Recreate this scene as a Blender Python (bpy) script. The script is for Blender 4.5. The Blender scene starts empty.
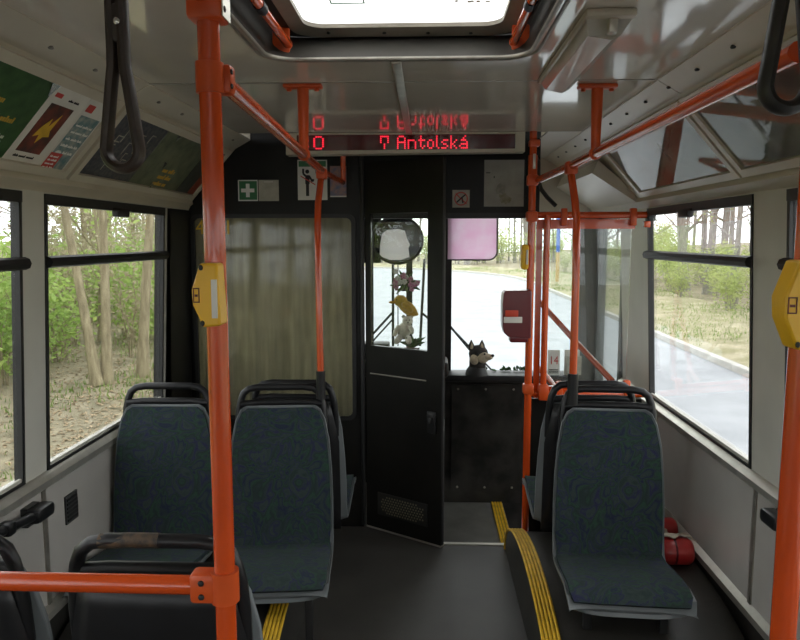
import bpy, bmesh, math, random
from mathutils import Vector, Matrix
random.seed(7)
S = bpy.context.scene
COL = S.collection
R = math.radians

# ------------------------------------------------------------------ camera
F = 700.0
PITCH = math.atan(81.0 / F)
YAW = math.atan(28.0 * math.cos(PITCH) / F)
CAMLOC = Vector((0, 0, 1.54))
cd = bpy.data.cameras.new('camera')
cd.sensor_width = 36.0
cd.lens = F / 800.0 * 36.0
cd.clip_start = 0.02
cd.clip_end = 500
cam = bpy.data.objects.new('camera', cd)
COL.objects.link(cam)
cam.location = CAMLOC
cam.rotation_euler = (math.pi / 2 - PITCH, 0, YAW)
S.camera = cam

# ------------------------------------------------------------------ world (bright overcast sky) and exposure
w = bpy.data.worlds.new('overcast_sky')
S.world = w
w.use_nodes = True
nt = w.node_tree
bg = nt.nodes['Background']
tc = nt.nodes.new('ShaderNodeTexCoord')
nz = nt.nodes.new('ShaderNodeTexNoise')
nz.inputs['Scale'].default_value = 1.6
nz.inputs['Detail'].default_value = 4
rp = nt.nodes.new('ShaderNodeValToRGB')
rp.color_ramp.elements[0].position = 0.3
rp.color_ramp.elements[0].color = (0.93, 0.96, 1.0, 1)
rp.color_ramp.elements[1].position = 0.7
rp.color_ramp.elements[1].color = (1.0, 1.0, 1.0, 1)
nt.links.new(tc.outputs['Generated'], nz.inputs['Vector'])
nt.links.new(nz.outputs['Fac'], rp.inputs['Fac'])
nt.links.new(rp.outputs['Color'], bg.inputs['Color'])
bg.inputs['Strength'].default_value = 3.45
S.view_settings.view_transform = 'Standard'
S.view_settings.look = 'None'
S.view_settings.exposure = 0.0
S.view_settings.gamma = 1.0
S.view_settings.use_curve_mapping = False

# ------------------------------------------------------------------ helpers
_c, _s = math.cos, math.sin
RV = Vector((_c(YAW), _s(YAW), 0))
WV = Vector((-_s(YAW) * _c(PITCH), _c(YAW) * _c(PITCH), -_s(PITCH)))
UV = Vector((-_s(YAW) * _s(PITCH), _c(YAW) * _s(PITCH), _c(PITCH)))


def at(px, py, X=None, Y=None, Z=None):
    """the point of the plane X=, Y= or Z= seen at a pixel of the photograph (used to measure the bus)"""
    d = WV + RV * ((px - 400) / F) + UV * ((320 - py) / F)
    if X is not None:
        t = (X - CAMLOC.x) / d.x
    elif Y is not None:
        t = (Y - CAMLOC.y) / d.y
    else:
        t = (Z - CAMLOC.z) / d.z
    return CAMLOC + d * t


def V(*a):
    return Vector(a)


class MB:
    """collects shapes for ONE mesh object"""

    def __init__(s, M=None):
        s.v = []
        s.f = []
        s.M = M

    def add(s, vs, fs):
        o = len(s.v)
        if s.M is not None:
            vs = [s.M @ Vector(q) for q in vs]
        s.v += [Vector(q) for q in vs]
        s.f += [[i + o for i in q] for q in fs]
        return s

    def box(s, x0, x1, y0, y1, z0, z1):
        vs = [(x, y, z) for z in (z0, z1) for y in (y0, y1) for x in (x0, x1)]
        return s.add(vs, [(0, 2, 3, 1), (4, 5, 7, 6), (0, 1, 5, 4), (2, 6, 7, 3), (0, 4, 6, 2), (1, 3, 7, 5)])

    def rbox(s, c, size, bev=0.01, seg=2, rot=None):
        bm = bmesh.new()
        bmesh.ops.create_cube(bm, size=1)
        for q in bm.verts:
            q.co = Vector((q.co.x * size[0], q.co.y * size[1], q.co.z * size[2]))
        bmesh.ops.bevel(bm, geom=bm.edges[:] , offset=bev, segments=seg, affect='EDGES', profile=0.5)
        bm.verts.index_update()
        m = rot if rot is not None else Matrix.Identity(3)
        vs = [Vector(c) + m @ q.co for q in bm.verts]
        fs = [[q.index for q in f.verts] for f in bm.faces]
        bm.free()
        return s.add(vs, fs)

    def tube(s, pts, r, n=10, closed=False, cap=True, flat=None):
        """flat=(a,b): elliptical section, a along the first normal, b along the second (both metres)"""
        P = [Vector(q) for q in pts]
        m = len(P)
        rr = r if isinstance(r, (list, tuple)) else [r] * m
        T = []
        for i in range(m):
            if closed:
                t = P[(i + 1) % m] - P[i - 1]
            else:
                t = P[min(i + 1, m - 1)] - P[max(i - 1, 0)]
            T.append(t.normalized())
        n0 = Vector((0, 1, 0)) if abs(T[0].y) < 0.9 else Vector((1, 0, 0))
        nn = (n0 - T[0] * n0.dot(T[0])).normalized()
        vs = []
        for i in range(m):
            nn = (nn - T[i] * nn.dot(T[i])).normalized()
            bb = T[i].cross(nn)
            for k in range(n):
                a = 2 * math.pi * k / n
                if flat:
                    vs.append(P[i] + nn * math.cos(a) * flat[0] + bb * math.sin(a) * flat[1])
                else:
                    vs.append(P[i] + (nn * math.cos(a) + bb * math.sin(a)) * rr[i])
        fs = []
        for i in range(m if closed else m - 1):
            j = (i + 1) % m
            for k in range(n):
                l = (k + 1) % n
                fs.append((i * n + k, i * n + l, j * n + l, j * n + k))
        if cap and not closed:
            fs.append(tuple(range(n - 1, -1, -1)))
            fs.append(tuple((m - 1) * n + k for k in range(n)))
        return s.add(vs, fs)

    def prism(s, poly, ext):
        """poly: 3D points of a planar outline, ext: extrusion vector"""
        n = len(poly)
        e = Vector(ext)
        P = [Vector(q) for q in poly]
        vs = P + [q + e for q in P]
        fs = [tuple(range(n - 1, -1, -1)), tuple(range(n, 2 * n))]
        fs += [(i, (i + 1) % n, n + (i + 1) % n, n + i) for i in range(n)]
        return s.add(vs, fs)

    def frame(s, outer, inner, ext):
        """ring between two outlines of equal length, extruded"""
        n = len(outer)
        e = Vector(ext)
        A = [Vector(q) for q in outer]
        B = [Vector(q) for q in inner]
        vs = A + B + [q + e for q in A] + [q + e for q in B]
        fs = []
        for i in range(n):
            j = (i + 1) % n
            fs += [(i, n + i, n + j, j), (2 * n + i, 2 * n + j, 3 * n + j, 3 * n + i),
                   (i, j, 2 * n + j, 2 * n + i), (n + i, 3 * n + i, 3 * n + j, n + j)]
        return s.add(vs, fs)

    def ball(s, c, r, n=12, rot=None):
        c = Vector(c)
        r = r if isinstance(r, (list, tuple)) else (r, r, r)
        m = n // 2
        vs = []
        for i in range(m + 1):
            t = math.pi * i / m
            for k in range(n):
                a = 2 * math.pi * k / n
                q = Vector((r[0] * math.sin(t) * math.cos(a), r[1] * math.sin(t) * math.sin(a), r[2] * math.cos(t)))
                if rot is not None:
                    q = rot @ q
                vs.append(c + q)
        fs = []
        for i in range(m):
            for k in range(n):
                l = (k + 1) % n
                if i == 0:
                    fs.append((k, n + k, n + l))
                elif i == m - 1:
                    fs.append((i * n + k, (i + 1) * n + k, i * n + l))
                else:
                    fs.append((i * n + k, (i + 1) * n + k, (i + 1) * n + l, i * n + l))
        return s.add(vs, fs)

    def grid(s, fn, nu, nv, thick=None):
        """fn(u,v)->point; thick: closed sheet of that thickness along fn normal estimate"""
        vs = [Vector(fn(i / nu, j / nv)) for j in range(nv + 1) for i in range(nu + 1)]
        fs = [(j * (nu + 1) + i, j * (nu + 1) + i + 1, (j + 1) * (nu + 1) + i + 1, (j + 1) * (nu + 1) + i)
              for j in range(nv) for i in range(nu)]
        return s.add(vs, fs)

    def build(s, name, mat, parent=None, world=True, angle=38, smooth=True, mod=None, weld=True):
        me = bpy.data.meshes.new(name)
        off = Vector((0, 0, 0))
        if parent is not None:
            if world:
                r = parent
                while r.parent:
                    r = r.parent
                off = Vector(r.location)
        elif world and s.v:
            xs = [q.x for q in s.v]; ys = [q.y for q in s.v]; zs = [q.z for q in s.v]
            off = Vector(((min(xs) + max(xs)) / 2, (min(ys) + max(ys)) / 2, min(zs)))
        me.from_pydata([tuple(q - off) for q in s.v], [], s.f)
        me.update()
        bm = bmesh.new()
        bm.from_mesh(me)
        if len(bm.faces) < 60000:
            if weld:
                bmesh.ops.remove_doubles(bm, verts=bm.verts, dist=1e-6)
            bmesh.ops.recalc_face_normals(bm, faces=bm.faces)
        bm.to_mesh(me)
        bm.free()
        if smooth:
            me.shade_smooth()
            me.set_sharp_from_angle(angle=R(angle))
        o = bpy.data.objects.new(name, me)
        COL.objects.link(o)
        if isinstance(mat, (list, tuple)):
            for q in mat:
                me.materials.append(q)
        else:
            me.materials.append(mat)
        if parent is None:
            if world:
                o.location = off
        else:
            o.parent = parent
        return o


def tag(o, label=None, cat=None, group=None, kind=None):
    if label: o['label'] = label
    if cat: o['category'] = cat
    if group: o['group'] = group
    if kind: o['kind'] = kind
    return o


def thing(name, label, cat, loc=(0, 0, 0), rotz=0.0, group=None):
    o = bpy.data.objects.new(name, None)
    o.empty_display_size = 0.1
    COL.objects.link(o)
    o.location = loc
    o.rotation_euler = (0, 0, rotz)
    return tag(o, label, cat, group)


def struct(name, label, cat, loc=(0, 0, 0)):
    o = thing(name, label, cat, loc)
    o['kind'] = 'structure'
    return o


def copy_tree(o, parent=None):
    c = o.copy()
    COL.objects.link(c)
    c.parent = parent
    for ch in list(o.children):
        copy_tree(ch, c)
    return c


def text_mesh(body, size, align='CENTER'):
    cu = bpy.data.curves.new('lettering', 'FONT')
    cu.body = body
    cu.size = size
    cu.align_x = align
    cu.align_y = 'CENTER'
    cu.extrude = 0.0006
    o = bpy.data.objects.new('lettering', cu)
    COL.objects.link(o)
    dg = bpy.context.evaluated_depsgraph_get()
    me = bpy.data.meshes.new_from_object(o.evaluated_get(dg))
    vs = [q.co.copy() for q in me.vertices]
    fs = [list(q.vertices) for q in me.polygons]
    bpy.data.objects.remove(o)
    bpy.data.curves.remove(cu)
    bpy.data.meshes.remove(me)
    return vs, fs


# ------------------------------------------------------------------ materials
def mat(name, col, rough=0.5, metal=0.0, var=0.12, scale=12.0, bump=0.0, bscale=80.0, coat=0.0, col2=None, spec=0.5,
        stretch=None, emit=None, trans=0.0, sheen=0.0, rvar=0.0):
    m = bpy.data.materials.new(name)
    m.use_nodes = True
    t = m.node_tree
    b = t.nodes['Principled BSDF']
    co = t.nodes.new('ShaderNodeTexCoord')
    vec = co.outputs['Object']
    if stretch:
        mp = t.nodes.new('ShaderNodeMapping')
        mp.inputs['Scale'].default_value = stretch
        t.links.new(vec, mp.inputs['Vector'])
        vec = mp.outputs['Vector']
    n = t.nodes.new('ShaderNodeTexNoise')
    n.inputs['Scale'].default_value = scale
    n.inputs['Detail'].default_value = 5
    t.links.new(vec, n.inputs['Vector'])
    r = t.nodes.new('ShaderNodeValToRGB')
    c2 = col2 if col2 else tuple(min(1, q * (1 + var)) for q in col)
    c1 = col if col2 else tuple(q * (1 - var) for q in col)
    r.color_ramp.elements[0].position = 0.35
    r.color_ramp.elements[1].position = 0.68
    r.color_ramp.elements[0].color = (*c1, 1)
    r.color_ramp.elements[1].color = (*c2, 1)
    t.links.new(n.outputs['Fac'], r.inputs['Fac'])
    t.links.new(r.outputs['Color'], b.inputs['Base Color'])
    b.inputs['Roughness'].default_value = rough
    if rvar:
        mr = t.nodes.new('ShaderNodeMapRange')
        mr.inputs['To Min'].default_value = max(0.02, rough - rvar)
        mr.inputs['To Max'].default_value = rough + rvar
        n2 = t.nodes.new('ShaderNodeTexNoise')
        n2.inputs['Scale'].default_value = scale * 0.4
        n2.inputs['Detail'].default_value = 6
        t.links.new(vec, n2.inputs['Vector'])
        t.links.new(n2.outputs['Fac'], mr.inputs['Value'])
        t.links.new(mr.outputs['Result'], b.inputs['Roughness'])
    b.inputs['Metallic'].default_value = metal
    b.inputs['Specular IOR Level'].default_value = spec
    b.inputs['Coat Weight'].default_value = coat
    b.inputs['Coat Roughness'].default_value = 0.04
    b.inputs['Sheen Weight'].default_value = sheen
    if emit:
        b.inputs['Emission Color'].default_value = (*emit[0], 1)
        b.inputs['Emission Strength'].default_value = emit[1]
    if trans:
        tr = t.nodes.new('ShaderNodeBsdfTranslucent')
        t.links.new(r.outputs['Color'], tr.inputs['Color'])
        mx = t.nodes.new('ShaderNodeMixShader')
        mx.inputs['Fac'].default_value = trans
        t.links.new(b.outputs['BSDF'], mx.inputs[1])
        t.links.new(tr.outputs['BSDF'], mx.inputs[2])
        t.links.new(mx.outputs['Shader'], t.nodes['Material Output'].inputs['Surface'])
    if bump:
        nb = t.nodes.new('ShaderNodeTexNoise')
        nb.inputs['Scale'].default_value = bscale
        nb.inputs['Detail'].default_value = 3
        t.links.new(vec, nb.inputs['Vector'])
        bp = t.nodes.new('ShaderNodeBump')
        bp.inputs['Strength'].default_value = bump
        bp.inputs['Distance'].default_value = 0.01
        t.links.new(nb.outputs['Fac'], bp.inputs['Height'])
        t.links.new(bp.outputs['Normal'], b.inputs['Normal'])
    return m


def glass(name, tint=(0.95, 0.97, 0.97), refl=1.0, rough=0.01, dirt=0.0, dirt_or_reflection_col=(0.6, 0.6, 0.55)):
    m = bpy.data.materials.new(name)
    m.use_nodes = True
    t = m.node_tree
    t.nodes.remove(t.nodes['Principled BSDF'])
    out = t.nodes['Material Output']
    tr = t.nodes.new('ShaderNodeBsdfTransparent')
    tr.inputs['Color'].default_value = (*tint, 1)
    gl = t.nodes.new('ShaderNodeBsdfGlossy')
    gl.inputs['Roughness'].default_value = rough
    fr = t.nodes.new('ShaderNodeFresnel')
    fr.inputs['IOR'].default_value = 1.45
    mu = t.nodes.new('ShaderNodeMath')
    mu.operation = 'MULTIPLY'
    mu.inputs[1].default_value = refl
    t.links.new(fr.outputs['Fac'], mu.inputs[0])
    mx = t.nodes.new('ShaderNodeMixShader')
    t.links.new(mu.outputs[0], mx.inputs['Fac'])
    t.links.new(tr.outputs[0], mx.inputs[1])
    t.links.new(gl.outputs[0], mx.inputs[2])
    last = mx
    # faint streaks of dust on the pane; on the poster cover, painted pale reflections
    df = t.nodes.new('ShaderNodeBsdfDiffuse')
    df.inputs['Color'].default_value = (*dirt_or_reflection_col, 1)
    co = t.nodes.new('ShaderNodeTexCoord')
    n = t.nodes.new('ShaderNodeTexNoise')
    n.inputs['Scale'].default_value = 6
    n.inputs['Detail'].default_value = 6
    t.links.new(co.outputs['Object'], n.inputs['Vector'])
    mr = t.nodes.new('ShaderNodeMapRange')
    mr.inputs['From Min'].default_value = 0.35
    mr.inputs['From Max'].default_value = 0.8
    mr.inputs['To Min'].default_value = dirt * 0.4
    mr.inputs['To Max'].default_value = dirt * 1.6
    t.links.new(n.outputs['Fac'], mr.inputs['Value'])
    m2 = t.nodes.new('ShaderNodeMixShader')
    t.links.new(mr.outputs['Result'], m2.inputs['Fac'])
    t.links.new(last.outputs[0], m2.inputs[1])
    t.links.new(df.outputs[0], m2.inputs[2])
    t.links.new(m2.outputs[0], out.inputs['Surface'])
    return m


def fabric_mat():
    m = bpy.data.materials.new('seat_fabric')
    m.use_nodes = True
    t = m.node_tree
    b = t.nodes['Principled BSDF']
    co = t.nodes.new('ShaderNodeTexCoord')
    n1 = t.nodes.new('ShaderNodeTexNoise')
    n1.inputs['Scale'].default_value = 7
    n1.inputs['Detail'].default_value = 2
    n1.inputs['Distortion'].default_value = 2.2
    t.links.new(co.outputs['Object'], n1.inputs['Vector'])
    r1 = t.nodes.new('ShaderNodeValToRGB')
    e = r1.color_ramp.elements
    e[0].position = 0.30
    e[0].color = (0.022, 0.036, 0.033, 1)
    e[1].position = 0.72
    e[1].color = (0.034, 0.045, 0.044, 1)
    for p_, c_ in ((0.40, (0.034, 0.050, 0.046)), (0.43, (0.022, 0.021, 0.064)), (0.455, (0.028, 0.042, 0.044)), (0.50, (0.020, 0.032, 0.030)), (0.53, (0.024, 0.058, 0.035)), (0.56, (0.026, 0.040, 0.040)), (0.60, (0.016, 0.020, 0.050)), (0.64, (0.028, 0.044, 0.042))):
        q = e.new(p_)
        q.color = (*c_, 1)
    t.links.new(n1.outputs['Fac'], r1.inputs['Fac'])
    n2 = t.nodes.new('ShaderNodeTexNoise')
    n2.inputs['Scale'].default_value = 260
    t.links.new(co.outputs['Object'], n2.inputs['Vector'])
    mx = t.nodes.new('ShaderNodeMix')
    mx.data_type = 'RGBA'
    mx.blend_type = 'OVERLAY'
    mx.inputs['Factor'].default_value = 0.25
    t.links.new(r1.outputs['Color'], mx.inputs[6])
    t.links.new(n2.outputs['Fac'], mx.inputs[7])
    t.links.new(mx.outputs[2], b.inputs['Base Color'])
    b.inputs['Roughness'].default_value = 0.85
    b.inputs['Sheen Weight'].default_value = 0.03
    b.inputs['Specular IOR Level'].default_value = 0.2
    bp = t.nodes.new('ShaderNodeBump')
    bp.inputs['Strength'].default_value = 0.25
    bp.inputs['Distance'].default_value = 0.003
    t.links.new(n2.outputs['Fac'], bp.inputs['Height'])
    t.links.new(bp.outputs['Normal'], b.inputs['Normal'])
    return m


M = {}
M['orange'] = mat('orange_paint', (0.55, 0.066, 0.008), 0.24, var=0.08, coat=0.5, scale=6, rvar=0.08)
M['orange_dark'] = mat('orange_casting', (0.58, 0.080, 0.013), 0.35, var=0.1)
M['ceiling'] = mat('ceiling_laminate', (0.66, 0.60, 0.51), 0.10, var=0.06, coat=0.7, scale=3, rvar=0.03)
M['cove'] = mat('cove_plastic', (0.56, 0.51, 0.41), 0.35, var=0.05, scale=5)
M['wallgrey'] = mat('wall_laminate', (0.45, 0.43, 0.395), 0.22, var=0.05, scale=4, coat=0.3)
M['pillar'] = mat('pillar_enamel', (0.53, 0.52, 0.46), 0.4, var=0.05, scale=5)
M['alu'] = mat('aluminium_trim', (0.62, 0.60, 0.53), 0.35, metal=0.7, var=0.08, scale=20)
M['alu_dark'] = mat('aged_aluminium', (0.30, 0.28, 0.24), 0.4, metal=0.6, var=0.15, scale=20)
M['rubber'] = mat('black_rubber', (0.012, 0.012, 0.012), 0.5, var=0.2, scale=30)
M['blackpaint'] = mat('black_panel', (0.010, 0.0095, 0.008), 0.42, var=0.25, scale=5, rvar=0.1, spec=0.25)
M['bulkhead'] = mat('worn_black_panel', (0.024, 0.022, 0.019), 0.6, var=0.6, scale=7, spec=0.25)
M['floor'] = mat('rubber_floor', (0.068, 0.065, 0.058), 0.36, var=0.22, scale=3.5, bump=0.25, bscale=300, rvar=0.14)
M['step'] = mat('step_rubber', (0.16, 0.155, 0.14), 0.5, var=0.15, scale=8, bump=0.2, bscale=300)
M['yellow'] = mat('yellow_nosing', (0.72, 0.44, 0.03), 0.5, var=0.15, scale=25)
M['arch'] = mat('wheel_arch_rubber', (0.036, 0.034, 0.030), 0.45, var=0.2, scale=8, bump=0.15, bscale=200)
M['yellowbox'] = mat('yellow_plastic', (0.80, 0.45, 0.02), 0.35, var=0.06, scale=10)
M['redbox'] = mat('red_plastic', (0.11, 0.008, 0.012), 0.28, var=0.1, scale=10, coat=0.3)
M['redext'] = mat('red_enamel', (0.50, 0.03, 0.03), 0.3, var=0.1, scale=10, coat=0.3)
M['paperw'] = mat('white_paper', (0.72, 0.70, 0.64), 0.7, var=0.06, scale=12)
M['paperg'] = mat('pale_sticker', (0.42, 0.40, 0.33), 0.6, var=0.15, scale=20)
M['white'] = mat('white_print', (0.80, 0.80, 0.76), 0.6, var=0.04)
M['black'] = mat('black_print', (0.01, 0.01, 0.01), 0.6, var=0.1)
M['green'] = mat('green_print', (0.03, 0.16, 0.06), 0.5, var=0.12, scale=20)
M['posterg'] = mat('green_poster_print', (0.020, 0.075, 0.022), 0.4, col2=(0.05, 0.13, 0.04), scale=26)
M['redp'] = mat('red_print', (0.55, 0.05, 0.04), 0.5, var=0.15)
M['orangep'] = mat('yellow_print', (0.60, 0.36, 0.04), 0.5, var=0.1)
M['tealp'] = mat('teal_leaflet_print', (0.10, 0.22, 0.25), 0.5, col2=(0.40, 0.42, 0.38), scale=40)
M['darkp'] = mat('dark_picture_print', (0.045, 0.02, 0.018), 0.5, col2=(0.22, 0.04, 0.02), scale=22)
M['bluep'] = mat('dark_blue_map_print', (0.035, 0.04, 0.06), 0.45, col2=(0.11, 0.11, 0.12), scale=60)
M['oliveP'] = mat('olive_poster_print', (0.085, 0.105, 0.065), 0.45, col2=(0.17, 0.19, 0.12), scale=18)
M['photo'] = mat('seaside_picture_print', (0.10, 0.14, 0.24), 0.5, col2=(0.42, 0.22, 0.16), scale=30)
M['numeral'] = mat('yellow_numeral', (0.90, 0.60, 0.05), 0.5, var=0.05)
M['hatchframe'] = mat('hatch_frame_paint', (0.27, 0.24, 0.19), 0.5, var=0.1)
M['fabric'] = fabric_mat()
M['shell'] = mat('grey_seat_plastic', (0.15, 0.165, 0.17), 0.38, var=0.08, scale=8)
M['handle'] = mat('black_seat_handle', (0.011, 0.011, 0.012), 0.36, var=0.15, scale=20, spec=0.35)
M['wornhandle'] = mat('worn_handle_patch', (0.10, 0.06, 0.03), 0.6, col2=(0.02, 0.017, 0.015), scale=60)
M['steel'] = mat('dark_steel', (0.02, 0.02, 0.02), 0.45, var=0.2)
M['chrome'] = mat('bright_steel', (0.6, 0.6, 0.58), 0.25, metal=1.0, var=0.05)
M['leather'] = mat('strap_leather', (0.030, 0.020, 0.016), 0.4, var=0.3, scale=40)
M['straprub'] = mat('strap_rubber', (0.016, 0.015, 0.015), 0.45, var=0.2, scale=40)
M['curtain'] = mat('curtain_cloth', (0.60, 0.57, 0.45), 0.9, var=0.16, scale=3, stretch=(14, 1, 1), trans=0.5)
M['lampcover'] = mat('lamp_diffuser', (0.66, 0.64, 0.56), 0.18, var=0.05, coat=0.4, trans=0.25)
M['hatchpane'] = mat('milky_hatch_plastic', (0.92, 0.92, 0.90), 0.3, var=0.03, scale=9, trans=0.9)
M['hatchwell'] = mat('hatch_well_paint', (0.05, 0.046, 0.04), 0.6, var=0.1, spec=0.3)
M['pink'] = mat('pink_sun_visor', (0.92, 0.70, 0.84), 0.4, col2=(0.95, 0.84, 0.92), scale=9, trans=0.8)
M['glass'] = glass('window_glass', (0.97, 0.98, 0.975), 0.32, dirt=0.012, dirt_or_reflection_col=(0.8, 0.8, 0.78))
M['wsglass'] = glass('windshield_glass', (0.95, 0.97, 0.96), 0.6, dirt=0.012)
M['screenglass'] = glass('screen_glass', (0.93, 0.95, 0.94), 1.0, dirt=0.035)
M['tint'] = glass('smoked_partition_glass', (0.88, 0.88, 0.83), 0.8, rough=0.06, dirt=0.10, dirt_or_reflection_col=(0.35, 0.34, 0.28))
M['clear'] = glass('clear_poster_cover', (0.92, 0.92, 0.90), 1.3, rough=0.03, dirt=0.22, dirt_or_reflection_col=(0.7, 0.69, 0.64))  # milky veil paints the pale outdoor reflections into the cover
M['led'] = mat('red_led', (0.5, 0.01, 0.02), 0.4, emit=((1.0, 0.02, 0.05), 1.3))
M['ledbg'] = mat('dark_led_window', (0.085, 0.004, 0.006), 0.12, var=0.1, coat=0.3)
M['ochre'] = mat('ochre_plush', (0.62, 0.36, 0.03), 0.9, var=0.2, scale=50, sheen=0.4)
M['plushw'] = mat('cream_plush', (0.78, 0.73, 0.62), 0.95, var=0.15, scale=60, sheen=0.4)
M['husky_dark'] = mat('dark_plush', (0.045, 0.04, 0.036), 0.9, var=0.3, scale=60)
M['husky_light'] = mat('tan_plush', (0.50, 0.42, 0.30), 0.9, var=0.15, scale=60)
M['petal'] = mat('pink_petals', (0.55, 0.14, 0.32), 0.6, col2=(0.70, 0.45, 0.55), scale=60)
M['leafd'] = mat('houseplant_leaf', (0.05, 0.13, 0.03), 0.5, var=0.3, scale=40, trans=0.2)
M['rag'] = mat('beige_rag', (0.52, 0.46, 0.36), 0.95, var=0.18, scale=30)
M['mirror'] = mat('dark_mirror', (0.008, 0.008, 0.008), 0.12, var=0.02, spec=0.3)
M['mirror_reflection'] = mat('reflection_shape', (0.97, 0.94, 0.92), 0.9, var=0.03, scale=12, trans=0.9)  # translucent white standing for the bright reflection in the round mirror
# light specks in the floor covering
t = M['floor'].node_tree
b = t.nodes['Principled BSDF']
old = b.inputs['Base Color'].links[0].from_socket
vo = t.nodes.new('ShaderNodeTexVoronoi')
vo.inputs['Scale'].default_value = 70
co = t.nodes.new('ShaderNodeTexCoord')
t.links.new(co.outputs['Object'], vo.inputs['Vector'])
lt = t.nodes.new('ShaderNodeMath')
lt.operation = 'LESS_THAN'
lt.inputs[1].default_value = 0.10
t.links.new(vo.outputs['Distance'], lt.inputs[0])
mx = t.nodes.new('ShaderNodeMix')
mx.data_type = 'RGBA'
t.links.new(lt.outputs[0], mx.inputs['Factor'])
t.links.new(old, mx.inputs[6])
mx.inputs[7].default_value = (0.20, 0.19, 0.17, 1)
t.links.new(mx.outputs[2], b.inputs['Base Color'])
# outdoors
M['road'] = mat('pale_asphalt', (0.31, 0.32, 0.335), 0.8, col2=(0.38, 0.39, 0.405), scale=1.2, bump=0.2, bscale=60)
M['kerb'] = mat('kerb_stone', (0.50, 0.48, 0.44), 0.85, var=0.12, scale=3)
M['dirt'] = mat('leaf_litter_ground', (0.17, 0.15, 0.09), 0.95, col2=(0.34, 0.29, 0.19), scale=2.6, bump=0.6, bscale=18)
M['verge'] = mat('verge_ground', (0.25, 0.23, 0.12), 0.95, col2=(0.42, 0.37, 0.25), scale=1.6, bump=0.6, bscale=18)
M['grass'] = mat('fresh_grass', (0.19, 0.29, 0.06), 0.8, var=0.3, scale=2, trans=0.3)
M['litter'] = mat('dry_leaves', (0.33, 0.25, 0.15), 0.9, var=0.35, scale=5)
M['bark'] = mat('tan_bark', (0.19, 0.155, 0.09), 0.9, col2=(0.36, 0.31, 0.19), scale=6, stretch=(3, 3, 0.6), bump=0.4, bscale=20)
M['barkg'] = mat('grey_bark', (0.20, 0.185, 0.165), 0.9, col2=(0.34, 0.32, 0.285), scale=6, stretch=(3, 3, 0.6), bump=0.4, bscale=20)
M['leafy'] = mat('spring_leaves', (0.26, 0.42, 0.08), 0.6, col2=(0.48, 0.60, 0.17), scale=1.5, trans=0.5)
M['leafp'] = mat('pale_spring_leaves', (0.36, 0.42, 0.14), 0.6, col2=(0.55, 0.60, 0.26), scale=1.5, trans=0.45)
M['leafb'] = mat('buff_dry_twigs', (0.34, 0.29, 0.18), 0.8, col2=(0.48, 0.44, 0.28), scale=1.5, trans=0.3)
M['bluepaint'] = mat('blue_post_paint', (0.06, 0.14, 0.45), 0.5, var=0.1)


# ================================================================== THE BUS SHELL
XL, XR = -1.28, 1.10
SILL, WTOP, BAR = 0.765, 1.685, 1.465
YB, YF = -5.0, 4.62          # rear and front ends
CZ = 2.04                    # ceiling
CXL, CXR = -0.905, 0.72
PY = 3.61                    # driver's partition
SEAM = 2.31


def xw(side, z, inset=0.0):
    """inner face of the side wall at height z (the walls lean in above the sill)"""
    lean = 0.049 * max(0.0, z - SILL)
    return (XL + lean + inset) if side < 0 else (XR - lean - inset)


def wallpiece(mb, side, y0, y1, z0, z1, t=0.06, inset=0.0):
    """slab that follows the leaning wall; t outward thickness, inset moves it into the room"""
    d = -1 if side < 0 else 1
    pts = []
    for z in (z0, z1):
        xi = xw(side, z, inset)
        pts.append((xi, z))
    (xa, za), (xb, zb) = pts
    mb.prism([(xa, y0, za), (xb, y0, zb), (xb + d * t, y0, zb), (xa + d * t, y0, za)], (0, y1 - y0, 0))


WIN_L = [(2.235, 3.27), (0.90, 2.105), (-0.42, 0.77), (-1.75, -0.55), (-3.08, -1.88), (-4.4, -3.2)]
WIN_R = [(2.345, 3.445), (0.92, 2.125), (-0.42, 0.79), (-1.75, -0.55), (-3.08, -1.88), (-4.4, -3.2)]
CABWIN = (3.70, 4.45)
WT = {-1: 0.026, 1: 0.02}     # wall thickness at the window reveals

# ---- floor
fl = MB()
fl.box(XL - 0.02, XR + 0.02, YB, 3.41, -0.06, 0.0)
fl.box(XL - 0.02, 0.085, 3.41, YF, -0.06, 0.0)
floor = fl.build('floor', M['floor'])
tag(floor, 'dark grey worn rubber bus floor along the aisle', 'floor', kind='structure')
nos = MB()
nos.box(0.085, 1.0, 3.398, 3.422, -0.012, 0.006)
nos.build('edge_strip', M['alu'], floor)

step = struct('entrance_step', 'grey rubber entrance step below the windscreen with yellow edge', 'step', (0.3, 3.95, -0.2))
MB().box(0.085, 0.50, 3.41, 4.52, -0.26, -0.2).build('tread', M['step'], step)
MB().box(0.085, 1.10, 3.40, 3.41, -0.5, -0.005).build('riser', M['arch'], step)
for k in range(4):
    MB().box(0.428 + k * 0.018, 0.441 + k * 0.018, 3.42, 4.50, -0.2, -0.192).build('nosing_rib', M['yellow'], step)
MB().box(0.49, 0.50, 3.41, 4.52, -0.5, -0.26).build('riser', M['arch'], step)
MB().box(0.50, 1.12, 3.41, 4.52, -0.52, -0.46).build('tread', M['step'], step)

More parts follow.
